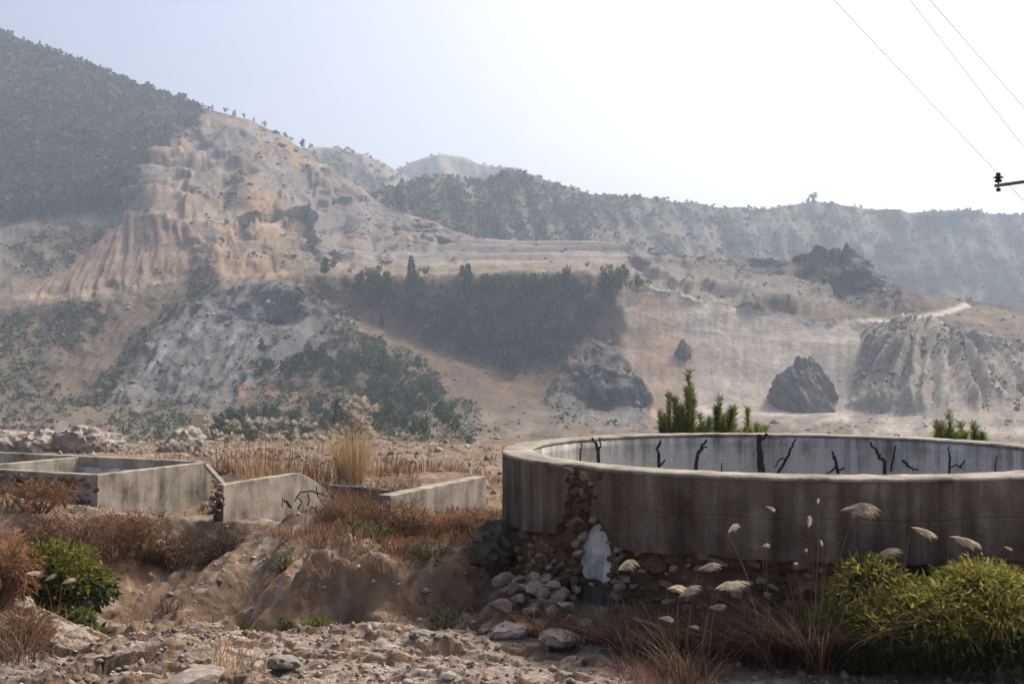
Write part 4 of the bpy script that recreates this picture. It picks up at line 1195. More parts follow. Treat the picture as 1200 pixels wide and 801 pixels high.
for px_, py_, hpx, kind, lab in ((481, 333, 34, 'spire', 'tall narrow conifer above the wood at the quarry shelf, left one of the pair'), (549, 340, 32, 'spire', 'thin dark conifer above the wood below the terraced benches, right one of the pair'),
        (498, 326, 14, 'round', 'small round tree on the shelf just right of the tall narrow conifer'), (628, 352, 26, 'round', 'broad tree at the top of the gully wood beneath the pale terraces'),
        (722, 345, 26, 'round', 'dark tree at the top right corner of the gully wood'), (397, 510, 44, 'spire', 'dark narrow conifer rising behind the feathery reed clump'), (458, 505, 40, 'round', 'dark tree in the valley scrub behind the reeds'), (550, 530, 16, 'round', 'tiny lone bush tree on the stony valley ground left of the round tank'),
        (357, 172, 12, 'round', 'lone tree on the skyline right of the quarry summit'), (490, 440, 24, 'round', 'rounded tree on the spur below the red gully slope'), (448, 385, 18, 'spire', 'small conifer on the grey slope beside the pale track'), (310, 500, 26, 'round', 'dark bushy tree at the foot of the rusty bank')):
    p = hs_point(px_, py_)
    put_tree(p, hpx / 1250 * p[1], kind, lab, name='conifer_tree' if kind == 'spire' else 'hillside_tree', w=.8 if kind == 'spire' else 1.0, r=rt)
# lone tree on the far ridge
i = np.argmin((RIDGE['U'][5] - 951) ** 2); p = RIDGE['V'][5, i]
put_tree(p, 13, 'round', 'single tiny tree on the skyline of the hazy right ridge', w=1.2, r=rt)
def gmask(U, PY):
    wx = U + 26 * fbm(U * .025, PY * .03, 3, 651); wy = PY + 16 * fbm(U * .03, PY * .03, 3, 652)
    return inpoly(wx, wy, [(395,338),(470,334),(560,345),(640,340),(735,334),(735,352),(690,386),(640,428),(592,440),(520,402),(440,362)], 26) * (.15 + S(-.12, .2, fbm(U * .035, PY * .05, 3, 653)))
pp = pick(gmask, 150, r1)
for k, p in enumerate(pp):
    put_tree(p, rt.uniform(7, 17), 'round' if rt.random() < .85 else 'spire', 'dark green tree in the wood filling the hillside gully', 'trees of the gully wood', r=rt)
def gmask2(U, PY):
    return np.maximum(inpoly(U, PY, [(300,432),(420,418),(520,442),(530,500),(430,500),(400,455),(290,450)], 8), inpoly(U, PY, [(250,490),(500,478),(540,520),(250,525)], 8))
pp = pick(gmask2, 120, r1)
for k, p in enumerate(pp):
    put_tree(p, rt.uniform(5, 10) * p[1] / 450, 'round', 'green tree in the valley scrub at the foot of the grey slope', 'trees at the foot of the slope', r=rt)
# thin trees along the skyline of the mountain
pr = HS['V'][HS['nb']]
ux = HS['px']
for k in range(46):
    x0 = rt.uniform(2, 345); i = int(np.argmin(np.abs(ux - x0)))
    put_tree(pr[i] + np.array([0, 0, -.5]), rt.uniform(4, 8.5), 'round' if rt.random() < .6 else 'spire', 'small thin tree along the skyline of the left mountain', 'skyline trees of the left mountain', w=.8, r=rt)

# ---- grass builders
def blades(n, base, spread, h, r, cols, lean=.35, w=.012, curve=.5, seg=4, dirb=None):
    """curved ribbons, tapered; returns V,F,C"""
    a = r.random(n) * 6.283; rr = spread * np.sqrt(r.random(n))
    b = base + np.stack([rr * np.cos(a), rr * np.sin(a), 0 * a], -1)
    H = h * r.uniform(.55, 1.1, n); ld = a + r.normal(size=n) * .8
    dx = np.stack([np.cos(ld), np.sin(ld)], -1) * (lean * r.uniform(.3, 1.5, n))[:, None]
    if dirb is not None: dx = dx + np.asarray(dirb)
    sd = np.stack([-np.sin(ld), np.cos(ld), 0 * ld], -1)
    sd = sd + .4 * rvec(n, r); C = pal(n, cols, r, .2)
    Vs = []; t = np.linspace(0, 1, seg + 1)
    for k, q in enumerate(t):
        c = b + np.concatenate([dx * (H * (q * (1 - curve) + curve * q * q * 1.6))[:, None], (H * (q - .25 * curve * q * q))[:, None]], 1)
        ww = w * (1 - q) ** .7 * .5 + .0008
        Vs.append(c - sd * ww); Vs.append(c + sd * ww)
    V = np.stack(Vs, 1)
    m = 2 * (seg + 1)
    f = np.concatenate([np.arange(n)[:, None] * m + np.array([[2 * k, 2 * k + 1, 2 * k + 3, 2 * k + 2]]) for k in range(seg)])
    return V.reshape(-1, 3), f, np.repeat(C, m, 0)

def plume(tip_dir, L, r, cols, n=70, width=.10):
    """feathery seed head from the origin: a curved rachis with fine drooping threads to one side"""
    d = np.asarray(tip_dir, float); d /= np.linalg.norm(d)
    t = r.random(n)
    dr = np.array([d[0], d[1], 0]); dr /= max(np.linalg.norm(dr), 1e-6); dn = np.array([0, 0, 1.0])
    c = d[None] * (t * L * .5)[:, None] + dr[None] * (t ** 2 * L * .12)[:, None]
    sd = d * (1.0 - .3 * t[:, None]) + dr * (.55 + .5 * t[:, None]) - dn * (.15 + .45 * t[:, None]) + rvec(n, r) * .36
    ln = L * r.uniform(.35, .8, n)
    a_ = leaves(c, sd, rvec(n, r), ln * .6, L * .028, pal(n, cols, r, .12), .03)
    u = sd / np.linalg.norm(sd, axis=1, keepdims=True)
    b_ = leaves(c + u * (ln * .5)[:, None], u - dn * .55 + dr * .25 + rvec(n, r) * .12, rvec(n, r), ln * .55, L * .024, pal(n, cols, r, .12), .03)
    return joinp([a_, b_])

PLUME = [(.66, .58, .47), (.74, .67, .57), (.60, .51, .40)]
PLM = []
for k in range(7):
    r = np.random.default_rng(700 + k)
    me = mesh_np('plume', *plume((1, .1 * r.normal(), .55 + .5 * r.random() - .25 * (k % 3)), 1.0, r, PLUME, 130)); me.materials.append(M['straw']); PLM.append(me)

PLF = []
for k in range(5):
    r = np.random.default_rng(760 + k); q = plume((1, .1 * r.normal(), 1.2 - .3 * (k % 3)), 1.0, r, [(.52, .45, .36), (.60, .53, .44), (.46, .38, .29)], 60)
    n = 34; c_ = np.array([.35, 0, .35]) + rvec(n, r) * (r.random((n, 1)) ** .5) * np.array([.3, .16, .26]); q2 = leaves(c_, rvec(n, r) + np.array([.6, 0, .1]), rvec(n, r), .26, .10, pal(n, [(.56, .49, .40), (.64, .57, .48)], r, .1))
    me = mesh_np('plume', *joinp([q, q2])); me.materials.append(M['straw']); PLF.append(me)

def plume_stalk(root, base, tip, L, yaw, r, side=0.0, rad=.005):
    """stalk curve from base to tip (relative to the clump) with a seed head"""
    b = Vector(base); t = Vector(tip); mid = b.lerp(t, .6) + Vector((0, 0, (t.z - b.z) * .10)) + Vector((r.uniform(-.03, .03), r.uniform(-.03, .03), 0))
    pts = [b, b.lerp(mid, .5), mid, mid.lerp(t, .55) + Vector((0, 0, .01)), t]
    s = link('stalk', tubes_mesh('stalk', [(pts, [rad, rad * .9, rad * .8, rad * .65, rad * .5])], 4), M['stem'], root)
    P_ = PLF if rad > .0055 else PLM
    p = link('plume', P_[r.randrange(len(P_))], None, root)
    p.location = t; p.scale = (L, L, L); p.rotation_euler = (r.uniform(-.25, .25), r.uniform(-.3, .3), yaw)
    return s

def pt(px, py, d): return P(px, py, d)
rg = random.Random(44)
def plume_clump(px, d, heads, lab, name='plume_grass', nbl=60, hb=.5, cols=BROWN + [(.26, .18, .12), (.10, .07, .05)], group='plume grass clumps'):
    x = (px - 600) / 1250 * d; z = gz(x, d)
    t = thing(name, lab, 'grass', (x, d, z), 0, group)
    for hx, hy, Lp, yaw in heads:
        tip = P(hx, hy, d + rg.uniform(-.2, .2)) - np.array([x, d, z])
        bs = (rg.uniform(-.12, .12) + tip[0] * .12, rg.uniform(-.1, .1), 0)
        plume_stalk(t, bs, tip, Lp * .9 * d / 1250, yaw, rg)
    if nbl:
        r = np.random.default_rng(rg.randrange(9999))
        link('leaf_blades', mesh_np('leaf_blades', *blades(nbl, np.zeros(3), .3, hb * .85, r, cols, .8, .011)), M['straw'], t)['kind'] = 'stuff'
    return t
E = 0.2; Wt = math.pi
plume_clump(745, 12.9, [(724, 668, 40, .9)], 'single pale plume on a bare stalk in front of the tank outlet', nbl=24)
plume_clump(795, 12.7, [(818, 667, 27, E), (781, 690, 30, .5), (795, 700, 28, E)], 'three pale plumes on stalks left of the tallest group before the tank', nbl=60, hb=.7)
plume_clump(815, 12.6, [(838, 690, 30, .5), (842, 692, 34, E), (830, 712, 22, E), (770, 724, 20, E), (806, 734, 14, .3)], 'leaning plume grass with two overlapping big pale heads', nbl=90, hb=.8)
plume_clump(905, 13.0, [(853, 624, 26, .9), (897, 593, 16, .4), (893, 640, 16, .8), (868, 680, 12, .4)], 'sparse thin seed stalks against the middle of the tank wall', nbl=70, hb=.9)
plume_clump(955, 12.9, [(984, 598, 46, .1), (948, 618, 24, 1.2), (964, 640, 14, 1.4), (946, 645, 14, 1.4), (930, 660, 12, .8), (958, 590, 14, 1.2), (1000, 606, 12, 1.2)], 'tall brown plume grass with a broad flat head left of the yellow bush', nbl=160, hb=1.25)
plume_clump(1035, 13.3, [(1067, 617, 30, .05), (1022, 656, 34, -.4)], 'pale flat plume rising above the middle of the yellow bush', nbl=40, hb=.6)
plume_clump(1090, 13.4, [(1112, 628, 36, .05), (1056, 678, 16, -.6), (1176, 640, 12, .3)], 'plume grass with a drooping head above the yellow bush at right', nbl=40, hb=.6)
# left foreground plumes
plume_clump(30, 13.0, [(30, 672, 20, 1.2), (28, 712, 14, 1.3)], 'thin grass stalk with pale head in front of the left bank', nbl=120, hb=.75)
plume_clump(150, 15.6, [(162, 698, 14, 2.6), (183, 676, 12, 2.6), (178, 688, 12, 2.4)], 'three little white plumes on the gully slope, left group', nbl=14, hb=.3)
plume_clump(212, 16.0, [(212, 694, 18, 2.2), (226, 695, 16, .4), (213, 716, 10, .4)], 'pair of round white plumes in the gully centre', nbl=14, hb=.3)
plume_clump(60, 15.2, [(52, 681, 14, .6), (72, 684, 16, .3)], 'two white plumes nodding in front of the dark green gully bush', nbl=14, hb=.3)
plume_clump(372, 19.5, [(372, 655, 16, 1.5), (345, 646, 10, 1.5), (398, 632, 10, 1)], 'upright pale plume on the earth spur right of the gully', nbl=20, hb=.35)
plume_clump(494, 22.5, [(490, 612, 14, .2), (466, 607, 18, .4), (455, 603, 14, .9)], 'white plume heads at the foot of the pale broken wall', nbl=30, hb=.4)
plume_clump(268, 12.9, [(272, 742, 10, 1.2)], 'thin orange dry stem standing on the foreground ledge', nbl=30, hb=.55, cols=RUST)
plume_clump(285, 12.6, [(262, 735, 8, 2.2)], 'drooping straw coloured grass on the foreground ledge', nbl=46, hb=.42, cols=STRAW)

# ---- feathery reeds in the middle distance
labs = ['tall feathery straw reed clump behind the broken pool, highest of the reeds', 'white plumed reeds behind the square pool corner', 'rusty reeds with pale plumes over the broken pool wall', 'low white plumed reeds left of the tall straw clump',
        'pale plumed reeds right of the tall straw clump', 'thin plumed reeds beside the small cream pillar', 'scattered white plumes behind the sooty end wall', 'rusty low reed clump between the pools', 'pale seed heads over the back wall of the square pool']
spec = [(412, 31.5, 66, 16, 15, STRAW, 34, 1.55, .34), (300, 33, 50, 22, 10, RUST + STRAW, 44, 1.0, .6), (325, 30.5, 46, 16, 11, RUST + STRAW, 40, 1.0, .6), (372, 32, 34, 14, 10, RUST, 36, .9, .6),
        (450, 33, 34, 16, 9, RUST + STRAW, 40, .8, .7), (205, 36, 30, 14, 9, STRAW, 40, .7, .7), (500, 36, 26, 12, 8, RUST, 46, .6, .9), (255, 33.5, 32, 10, 9, RUST + BROWN, 30, .7, .5), (150, 37, 22, 12, 8, STRAW, 36, .6, .7)]
for (px, d, hp, nh, Lp, cols, wpx, hb, sp), lab in zip(spec, labs):
    x = (px - 600) / 1250 * d; z = gz(x, d)
    t = thing('plume_reeds', lab, 'reeds', (x, d, z), 0, 'plumed reeds behind the pools')
    r = np.random.default_rng(px)
    top = (433 - (548 - hp)) / 1250 * d + EYE - z      # height so that heads reach the right line
    for k in range(int(nh * 1.8)):
        xo = rg.gauss(0, wpx * .6) / 1250 * d; hh = max(top, hb * .8) * rg.uniform(.7, 1.12)
        if px == 412: xo *= .45; 
        plume_stalk(t, (xo * .8, rg.uniform(-.5, .5), 0), (xo + rg.uniform(.0, .15), rg.uniform(-.5, .5), hh), Lp * .85 * d / 1250 * rg.uniform(.7, 1.3), rg.uniform(-.9, .9), rg, rad=.006)
    link('leaf_blades', mesh_np('leaf_blades', *blades(160 if px != 412 else 420, np.zeros(3), sp * 1.3 if px != 412 else .4, max(top, .5) * (.6 if px != 412 else .95), r, cols, .3, .018)), M['straw'], t)['kind'] = 'stuff'

# ---- dry rusty shrubs and grass tufts (things)
def tuft(px, d, n, h, sp, cols, lab, name='dry_grass_tuft', cat='grass', group='dry grass tufts', lean=.45, twig=0, w=.012):
    x = (px - 600) / 1250 * d; z = gz(x, d); r = np.random.default_rng(int(px * 7 + d * 13) & 0xffff)
    t = thing(name, lab, cat, (x, d, z - .02), 0, group)
    link('leaf_blades', mesh_np('leaf_blades', *blades(n, np.zeros(3), sp, h, r, cols, lean, w)), M['straw'], t)['kind'] = 'stuff'
    if twig:
        lst = []
        for k in range(twig):
            a = r.random() * 6.28; b = Vector((sp * .6 * math.cos(a), sp * .6 * math.sin(a), 0)); e = b + Vector((r.normal() * sp * .6, r.normal() * sp * .4, h * r.uniform(.7, 1.2)))
            lst.append((wobble([b, b.lerp(e, .5), e], .02, 2, k), [.008, .007, .006, .004, .003]))
        link('twigs', tubes_mesh('twigs', lst, 4), M['stem'], t)['kind'] = 'stuff'
    return t
DULL = [(.20, .13, .085), (.25, .17, .11), (.16, .105, .075), (.30, .22, .15)]
tuft(535, 21.6, 700, .6, .7, RUST + DULL, 'rust coloured dry grass bush in front of the pale broken wall', lean=.5)
tuft(565, 21.2, 400, .5, .5, RUST, 'rusty tuft between the broken wall and the round tank')
tuft(430, 23.0, 500, .75, .6, BROWN + RUST, 'brown twiggy shrub in front of the sooty end wall', 'twiggy_shrub', 'shrub', None, .6, 26)
tuft(405, 22.6, 260, .6, .5, BROWN, 'dead branching shrub at the foot of the broken corner', 'twiggy_shrub', 'shrub', None, .6, 22)
for k, (px, d, n, h, sp, cl) in enumerate([(452, 20.5, 130, .28, .35, RUST + DULL), (490, 20.0, 140, .28, .4, RUST), (530, 20.2, 110, .22, .4, DULL), (430, 19.4, 160, .36, .3, RUST + BROWN),
        (470, 18.8, 110, .26, .35, BROWN + RUST), (545, 18.8, 130, .24, .4, RUST + DULL), (580, 18.2, 200, .34, .4, RUST), (610, 17.4, 300, .4, .4, BROWN + RUST), (385, 21.4, 140, .35, .3, RUST), (340, 21.6, 140, .3, .35, RUST + BROWN), (595, 20.2, 160, .35, .4, DULL + RUST), (300, 20.4, 90, .25, .3, DULL), (255, 19.4, 90, .25, .3, DULL), (200, 20, 100, .3, .3, BROWN)]):
    tuft(px, d, n, h, sp, cl, 'low tuft of dry grass scattered on the terrace left of the round tank', group='terrace grass tufts')
for k, (px, d, n, h, sp) in enumerate([(350, 17.6, 200, .3, .4), (385, 17.7, 220, .34, .4), (425, 17.6, 240, .36, .4), (465, 17.5, 260, .36, .45), (505, 17.4, 260, .38, .45), (545, 17.3, 260, .36, .4), (480, 16.6, 240, .4, .5), (540, 16.2, 240, .4, .5), (430, 16.8, 200, .35, .5)]):
    tuft(px, d, n // 3, h * .8, sp * .8, BROWN + [(.2, .13, .08)], 'dead brown grass fringe along the earth face of the hollow', group='grass fringe of the hollow', lean=.9)
tuft(630, 14.6, 120, .42, .12, [(.36, .15, .06), (.42, .2, .08)], 'small bright orange dry plant at the foot of the rubble heap', lean=.6, w=.02)
for k, (px, d, n, h, sp) in enumerate([(690, 14.3, 420, .5, .5), (745, 13.9, 500, .55, .5), (800, 13.7, 600, .6, .5), (850, 13.6, 700, .7, .5), (900, 13.5, 800, .75, .5), (950, 13.4, 800, .9, .45), (985, 13.2, 500, .8, .4)]):
    tuft(px, d, n, h, sp, [(.10, .065, .05), (.13, .07, .05), (.07, .05, .04), (.16, .10, .07)], 'dark brown dead undergrowth along the foot of the round tank', 'dead_undergrowth', 'undergrowth', 'undergrowth at the tank foot', 1.0, 10)
tuft(790, 12.7, 260, .3, .5, [(.30, .16, .11), (.24, .12, .08)], 'thin reddish dry grass at the bottom edge before the tank', lean=.5, w=.006)
tuft(735, 12.6, 160, .28, .4, [(.30, .16, .11), (.24, .12, .08)], 'wispy reddish grass near the bottom centre', lean=.5, w=.006)
DULL = [(.20, .13, .085), (.25, .17, .11), (.16, .105, .075), (.30, .22, .15)]
for k, (px, d) in enumerate([(290, 34), (345, 33), (520, 35), (470, 30), (440, 29.5), (300, 29.5), (250, 31), (395, 30.2), (560, 31)]):
    tuft(px, d, 170, .38, .6, DULL, 'dull dry grass on the flat behind the broken pool', group='dry grass behind the pools', w=.018)
# ---- leafy bushes
def bush(px, d, w, h, n, cols, lab, L=.11, W=.022, droop=.5, name='leafy_bush', dep=None, zoff=0.0, top_cols=None, lobes=10, seed=0, cat='bush'):
    x = (px - 600) / 1250 * d; z = gz(x, d) + zoff; r = np.random.default_rng(seed + 5)
    t = thing(name, lab, cat, (x, d, z), 0)
    dep = dep or w * .6
    lc = np.stack([r.uniform(-.42, .42, lobes) * w, r.uniform(-.4, .4, lobes) * dep, r.uniform(.25, .72, lobes) * h], -1)
    lr = r.uniform(.16, .36, lobes) * min(w, h * 1.3)
    k = r.integers(0, lobes, n); u = rvec(n, r)
    c = lc[k] + u * (lr[k] * (.75 + .3 * r.random(n)))[:, None] * np.array([1, .9, .8])
    c[:, 2] = np.clip(c[:, 2], .02, None)
    dr = u * .7 + .55 * rvec(n, r); dr[:, 2] -= droop * r.random(n)
    C = pal(n, cols, r, .2)
    if top_cols is not None:           # yellow leaves grow on the crown's top
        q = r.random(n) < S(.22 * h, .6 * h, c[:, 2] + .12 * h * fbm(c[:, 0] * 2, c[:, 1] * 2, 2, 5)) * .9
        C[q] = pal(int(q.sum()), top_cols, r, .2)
    ll = L * np.clip(r.gamma(6, .17, n), .35, 1.9)
    link('foliage', mesh_np('foliage', *leaves(c, dr, rvec(n, r) + np.array([0, 0, .6]), ll, ll * W / L, C, .06)), M['leaf'], t)
    lst = []
    for q in range(lobes):
        e = Vector(lc[q]); b = Vector((e.x * .35, e.y * .35, -.05)); lst.append((wobble([b, b.lerp(e, .5) + Vector((0, 0, .05)), e], .02, 2, q), [.018, .015, .012, .009, .005]))
    link('stems', tubes_mesh('stems', lst, 5), M['trunk'], t)['kind'] = 'stuff'
    return t
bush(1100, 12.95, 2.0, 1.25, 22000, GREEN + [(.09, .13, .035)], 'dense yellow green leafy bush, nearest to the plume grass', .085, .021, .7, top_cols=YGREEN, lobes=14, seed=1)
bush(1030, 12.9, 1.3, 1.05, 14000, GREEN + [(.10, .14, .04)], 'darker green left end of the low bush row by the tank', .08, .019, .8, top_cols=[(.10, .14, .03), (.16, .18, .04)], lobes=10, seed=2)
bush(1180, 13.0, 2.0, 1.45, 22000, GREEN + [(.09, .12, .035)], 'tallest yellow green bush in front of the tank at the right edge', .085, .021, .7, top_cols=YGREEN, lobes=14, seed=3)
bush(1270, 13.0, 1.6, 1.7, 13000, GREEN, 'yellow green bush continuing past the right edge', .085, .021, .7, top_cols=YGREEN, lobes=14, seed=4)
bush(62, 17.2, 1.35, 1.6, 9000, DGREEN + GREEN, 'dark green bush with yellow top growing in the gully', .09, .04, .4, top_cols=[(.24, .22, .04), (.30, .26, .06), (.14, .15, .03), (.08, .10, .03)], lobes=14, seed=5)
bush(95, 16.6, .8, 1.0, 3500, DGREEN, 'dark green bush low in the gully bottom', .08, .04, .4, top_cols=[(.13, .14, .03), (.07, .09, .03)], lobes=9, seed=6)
for k, (px, d, w, h, lab) in enumerate([(300, 18.5, .5, .3, 'small green weed patch in the rill above the blue scrap'), (335, 20, .55, .35, 'green weed patch on the dark side of the earth spur'), (440, 19.0, .6, .35, 'green weed under the brown shrub on the terrace'), (410, 19.2, .4, .3, 'little green weed left of the terrace grass'),
        (510, 17.9, .8, .28, 'dark green weed on the lip above the hollow'), (225, 16.2, .6, .22, 'yellow green weed on the gully edge in the middle left'), (105, 15.4, .3, .25, 'yellow weed at the foot of the gully bush'), (605, 14.9, .3, .2, 'yellow green weed beside the orange plant'), (520, 16.4, .7, .4, 'dark green weed inside the hollow'), (375, 15.0, .4, .2, 'small yellow green weed on the ledge'), (340, 17.0, .4, .22, 'bright green weed at the end of the earth spur')]):
    bush(px, d, w, h, 420, GREEN + [(.10, .13, .03)], lab, .055, .022, .3, name='weed_patch', lobes=6, seed=20 + k, cat='weed', top_cols=[(.12, .15, .03), (.18, .18, .04)] if 'yellow' in lab or 'bright' in lab else None)

RB = RUST + BROWN + BROWN
for q_, (px, d_, w, h, n, cl, lab) in enumerate([(95, 21.6, 2.0, 1.2, 4600, RB + BROWN, 'large reddish brown bush on the bank under the square pool'), (150, 22.2, 1.7, 1.0, 3800, RB + BROWN, 'reddish brown bush right of the big one under the square pool'),
        (205, 22.6, 1.6, .8, 3000, [(.10, .07, .05), (.13, .085, .06), (.17, .10, .065)], 'dark brown undergrowth on the bank below the pool side wall'), (45, 22.6, 1.7, .7, 2400, BROWN + RUST, 'brown undergrowth below the stone front of the square pool'), (250, 22.9, 1.3, .6, 2200, [(.10, .07, .05), (.13, .085, .06)], 'dark dead shrub at the foot of the fallen beam'),
        (505, 21.0, 1.5, .75, 2600, RUST + DULL, 'rust coloured bush hiding the foot of the pale broken wall'), (455, 21.2, 1.3, .7, 2200, RB, 'brown bush at the near end of the pale broken wall'), (560, 21.2, 1.1, .65, 1800, RUST + DULL, 'rusty bush between the pale broken wall and the tank'), (418, 23.6, 1.2, .75, 1800, RB, 'brown tangled bush before the sooty end wall'),
        (-4, 14.3, .8, .85, 2800, RUST + RB, 'rust red fern bush at the far left edge'), (15, 13.5, .7, .5, 1800, RB, 'brown and rust dry bush low at the left edge'), (-20, 15.6, 1.1, 1.0, 2600, RUST, 'rusty bush on the top of the left bank'), (5, 17.5, 1.3, 1.0, 2400, BROWN, 'dark dead shrub between the left bank and the gully bush')]):
    bush(px, d_, w, h, n, cl, lab, .10, .016, .3, name='rusty_shrub', cat='shrub', lobes=16, seed=60 + q_)
# ---- pine saplings behind the round tank
def sapling(px, d, topy, shoots, lab, wpx, seed):
    x = (px - 600) / 1250 * d; z = gz(x, d); r = np.random.default_rng(seed)
    t = thing('pine_sapling', lab, 'sapling', (x, d, z), 0, 'pine saplings behind the round tank')
    H = EYE + (433 - topy) / 1250 * d - z
    parts = []; stems = [([Vector((0, 0, -.1)), Vector((0, 0, H * .5)), Vector((.02, 0, H * .9))], [.05, .035, .01])]
    for k in range(shoots):
        a = r.random() * 6.28; rr = wpx / 1250 * d * .5 * r.random() ** .7 * (1 if k else 0)
        top = H * (1 if k == 0 else r.uniform(.5, .9)); b = np.array([rr * .6 * math.cos(a), rr * .4 * math.sin(a), max(top - 1.0, .3)]); e = np.array([rr * math.cos(a), rr * math.sin(a) * .7, top])
        stems.append(([Vector((0, 0, b[2] * .6)), Vector(b), Vector(e)], [.02, .014, .005]))
        m = 330; q = r.random(m); c = b + (e - b) * q[:, None]
        dd = rvec(m, r) * .75 + np.array([0, 0, .8]); parts.append(leaves(c, dd, rvec(m, r), r.uniform(.12, .24, m), .017, pal(m, [(.10, .14, .035), (.16, .18, .04), (.07, .11, .03), (.22, .21, .05)], r), 0))
    link('needles', mesh_np('needles', *joinp(parts)), M['leaf'], t); link('stems', tubes_mesh('stems', stems, 5), M['trunk'], t)['kind'] = 'stuff'
sapling(807, 27, 436, 26, 'tallest green pine sapling rising behind the round tank rim', 62, 1)
sapling(843, 27.5, 466, 26, 'green pine sapling right of the tallest one behind the tank rim', 66, 2)
sapling(784, 28, 462, 22, 'green pine sapling left of the tallest one behind the tank rim', 48, 3)
sapling(876, 27.5, 480, 18, 'lowest thin sapling at the right end of the clump behind the tank', 46, 4)
sapling(1112, 27, 484, 22, 'small dark pine sapling behind the right part of the tank rim', 50, 5)
sapling(1140, 28, 496, 18, 'low pine sapling at the right behind the tank rim', 40, 7)

# ------------------------------------------------------------------ rocks
rk = random.Random(9)
for k in range(95):             # rubble heap below the break
    px = rk.triangular(535, 705, 640); d = rk.uniform(14.6, 16.6)
    x = (px - 600) / 1250 * d
    if math.hypot(x - TX, d - TY) < TR + .25: continue
    hp = max(0, .55 - .5 * abs(px - 640) / 70) * S(14.5, 16.2, d)
    s = rk.uniform(.14, .36) * (1.25 if k < 12 else 1)
    o = link('rubble_stone', STR[rk.randrange(7)], None); o.location = (x, d, gz(x, d) + hp * rk.uniform(.3, 1) + s * .22)
    o.scale = (s * rk.uniform(.9, 1.4), s, s * rk.uniform(.8, 1.1)); o.rotation_euler = (rk.uniform(-.5, .5), rk.uniform(-.5, .5), rk.random() * 6)
    tag(o, 'pinkish grey rubble stone heaped below the broken part of the round tank', 'stone', 'rubble heap stones')
for k in range(90):            # loose stones on the ledge
    px = rk.uniform(-20, 700); d = rk.uniform(12.3, 14.9); x = (px - 600) / 1250 * d
    s = rk.uniform(.05, .13) * (1.8 if rk.random() < .15 else 1)
    o = link('ledge_rock', STP[rk.randrange(7)], None); o.location = (x, d, gz(x, d) - s * .05)
    o.scale = (s * rk.uniform(.9, 1.7), s, s * rk.uniform(.6, 1)); o.rotation_euler = (rk.uniform(-.3, .3), rk.uniform(-.3, .3), rk.random() * 6)
    tag(o, 'pale rough rock lying loose on the foreground ledge', 'rock', 'loose rocks of the ledge')
for px, py, d, s, lab in ((335, 772, 12.9, .36, 'flat pale slab of rock on the foreground ledge'), (455, 770, 13.6, .26, 'upright grey rock at the lip of the hollow'), (230, 795, 12.4, .5, 'pale angular rock at the bottom edge'), (655, 752, 14.2, .5, 'bright cream rock below the rubble heap'), (600, 745, 14.6, .4, 'grey rock left of the cream one below the rubble heap'), (497, 775, 14.2, .25, 'brown blocky rock in the mouth of the hollow')):
    x = (px - 600) / 1250 * d
    o = link('boulder', crag_mesh('boulder', int(px), M['stone_p'], 3, .26, .6)); o.location = (x, d, gz(x, d) + .05); o.scale = (s * 1.3, s, s * .8); o.rotation_euler = (.1, .2, px)
    tag(o, lab, 'rock')
for k, (px, py, s) in enumerate(((15, 520, 1.5), (55, 523, 1.7), (95, 520, 1.9), (122, 522, 1.4), (215, 522, 1.8), (-30, 520, 2.0))):
    d = 46; x = (px - 600) / 1250 * d
    o = link('boulder', crag_mesh('boulder', 300 + k, M['stone_p'], 4, .3)); o.location = (x, d, P(px, py, d)[2] - .15); o.scale = (s * 1.25, s, s * 1.05); o.rotation_euler = (.2 * k, .1, k * 1.3)
    tag(o, ['leftmost pale boulder behind the square pool', 'second pale boulder from the left edge behind the square pool', 'largest pale boulder behind the square pool', 'rightmost pale boulder of the row behind the square pool', 'lone pale boulder just below the cream pillar', 'pale boulder cut by the left edge behind the square pool'][k], 'boulder')
# pebbles: too small and many to count
n = 5200; d = rng.uniform(11.8, 26, n) ** 1.0; px = rng.uniform(-60, 1260, n); x = (px - 600) / 1250 * d
z = ground_z(x, d); keep = np.hypot(x - TX, d - TY) > TR + .1; x, d, z = x[keep], d[keep], z[keep]; n = len(x)
oc = np.array([[1, 0, 0], [-1, 0, 0], [0, 1, 0], [0, -1, 0], [0, 0, 1], [0, 0, -1]], float)
of = np.array([[0, 2, 4], [2, 1, 4], [1, 3, 4], [3, 0, 4], [2, 0, 5], [1, 2, 5], [3, 1, 5], [0, 3, 5]])
s = rng.gamma(2.0, .012, n)[:, None, None]
V = oc[None] * s * rng.uniform(.6, 1.3, (n, 6, 1)); V[..., 2] *= .7
a = rng.random(n) * 6.28; ca_, sa_ = np.cos(a)[:, None], np.sin(a)[:, None]
V = np.stack([V[..., 0] * ca_ - V[..., 1] * sa_, V[..., 0] * sa_ + V[..., 1] * ca_, V[..., 2]], -1) + np.stack([x, d, z + .005], -1)[:, None]
Fp = (of[None] + (np.arange(n) * 6)[:, None, None]).reshape(-1, 3)
o = link('pebbles', mesh_np('pebbles', V.reshape(-1, 3), Fp, np.repeat(pal(n, [(.34, .28, .23), (.42, .36, .31), (.25, .19, .15), (.30, .27, .25)]), 6, 0)), M['ground'], kind='stuff')
tag(o, 'small loose pebbles strewn over the ground', 'pebbles')
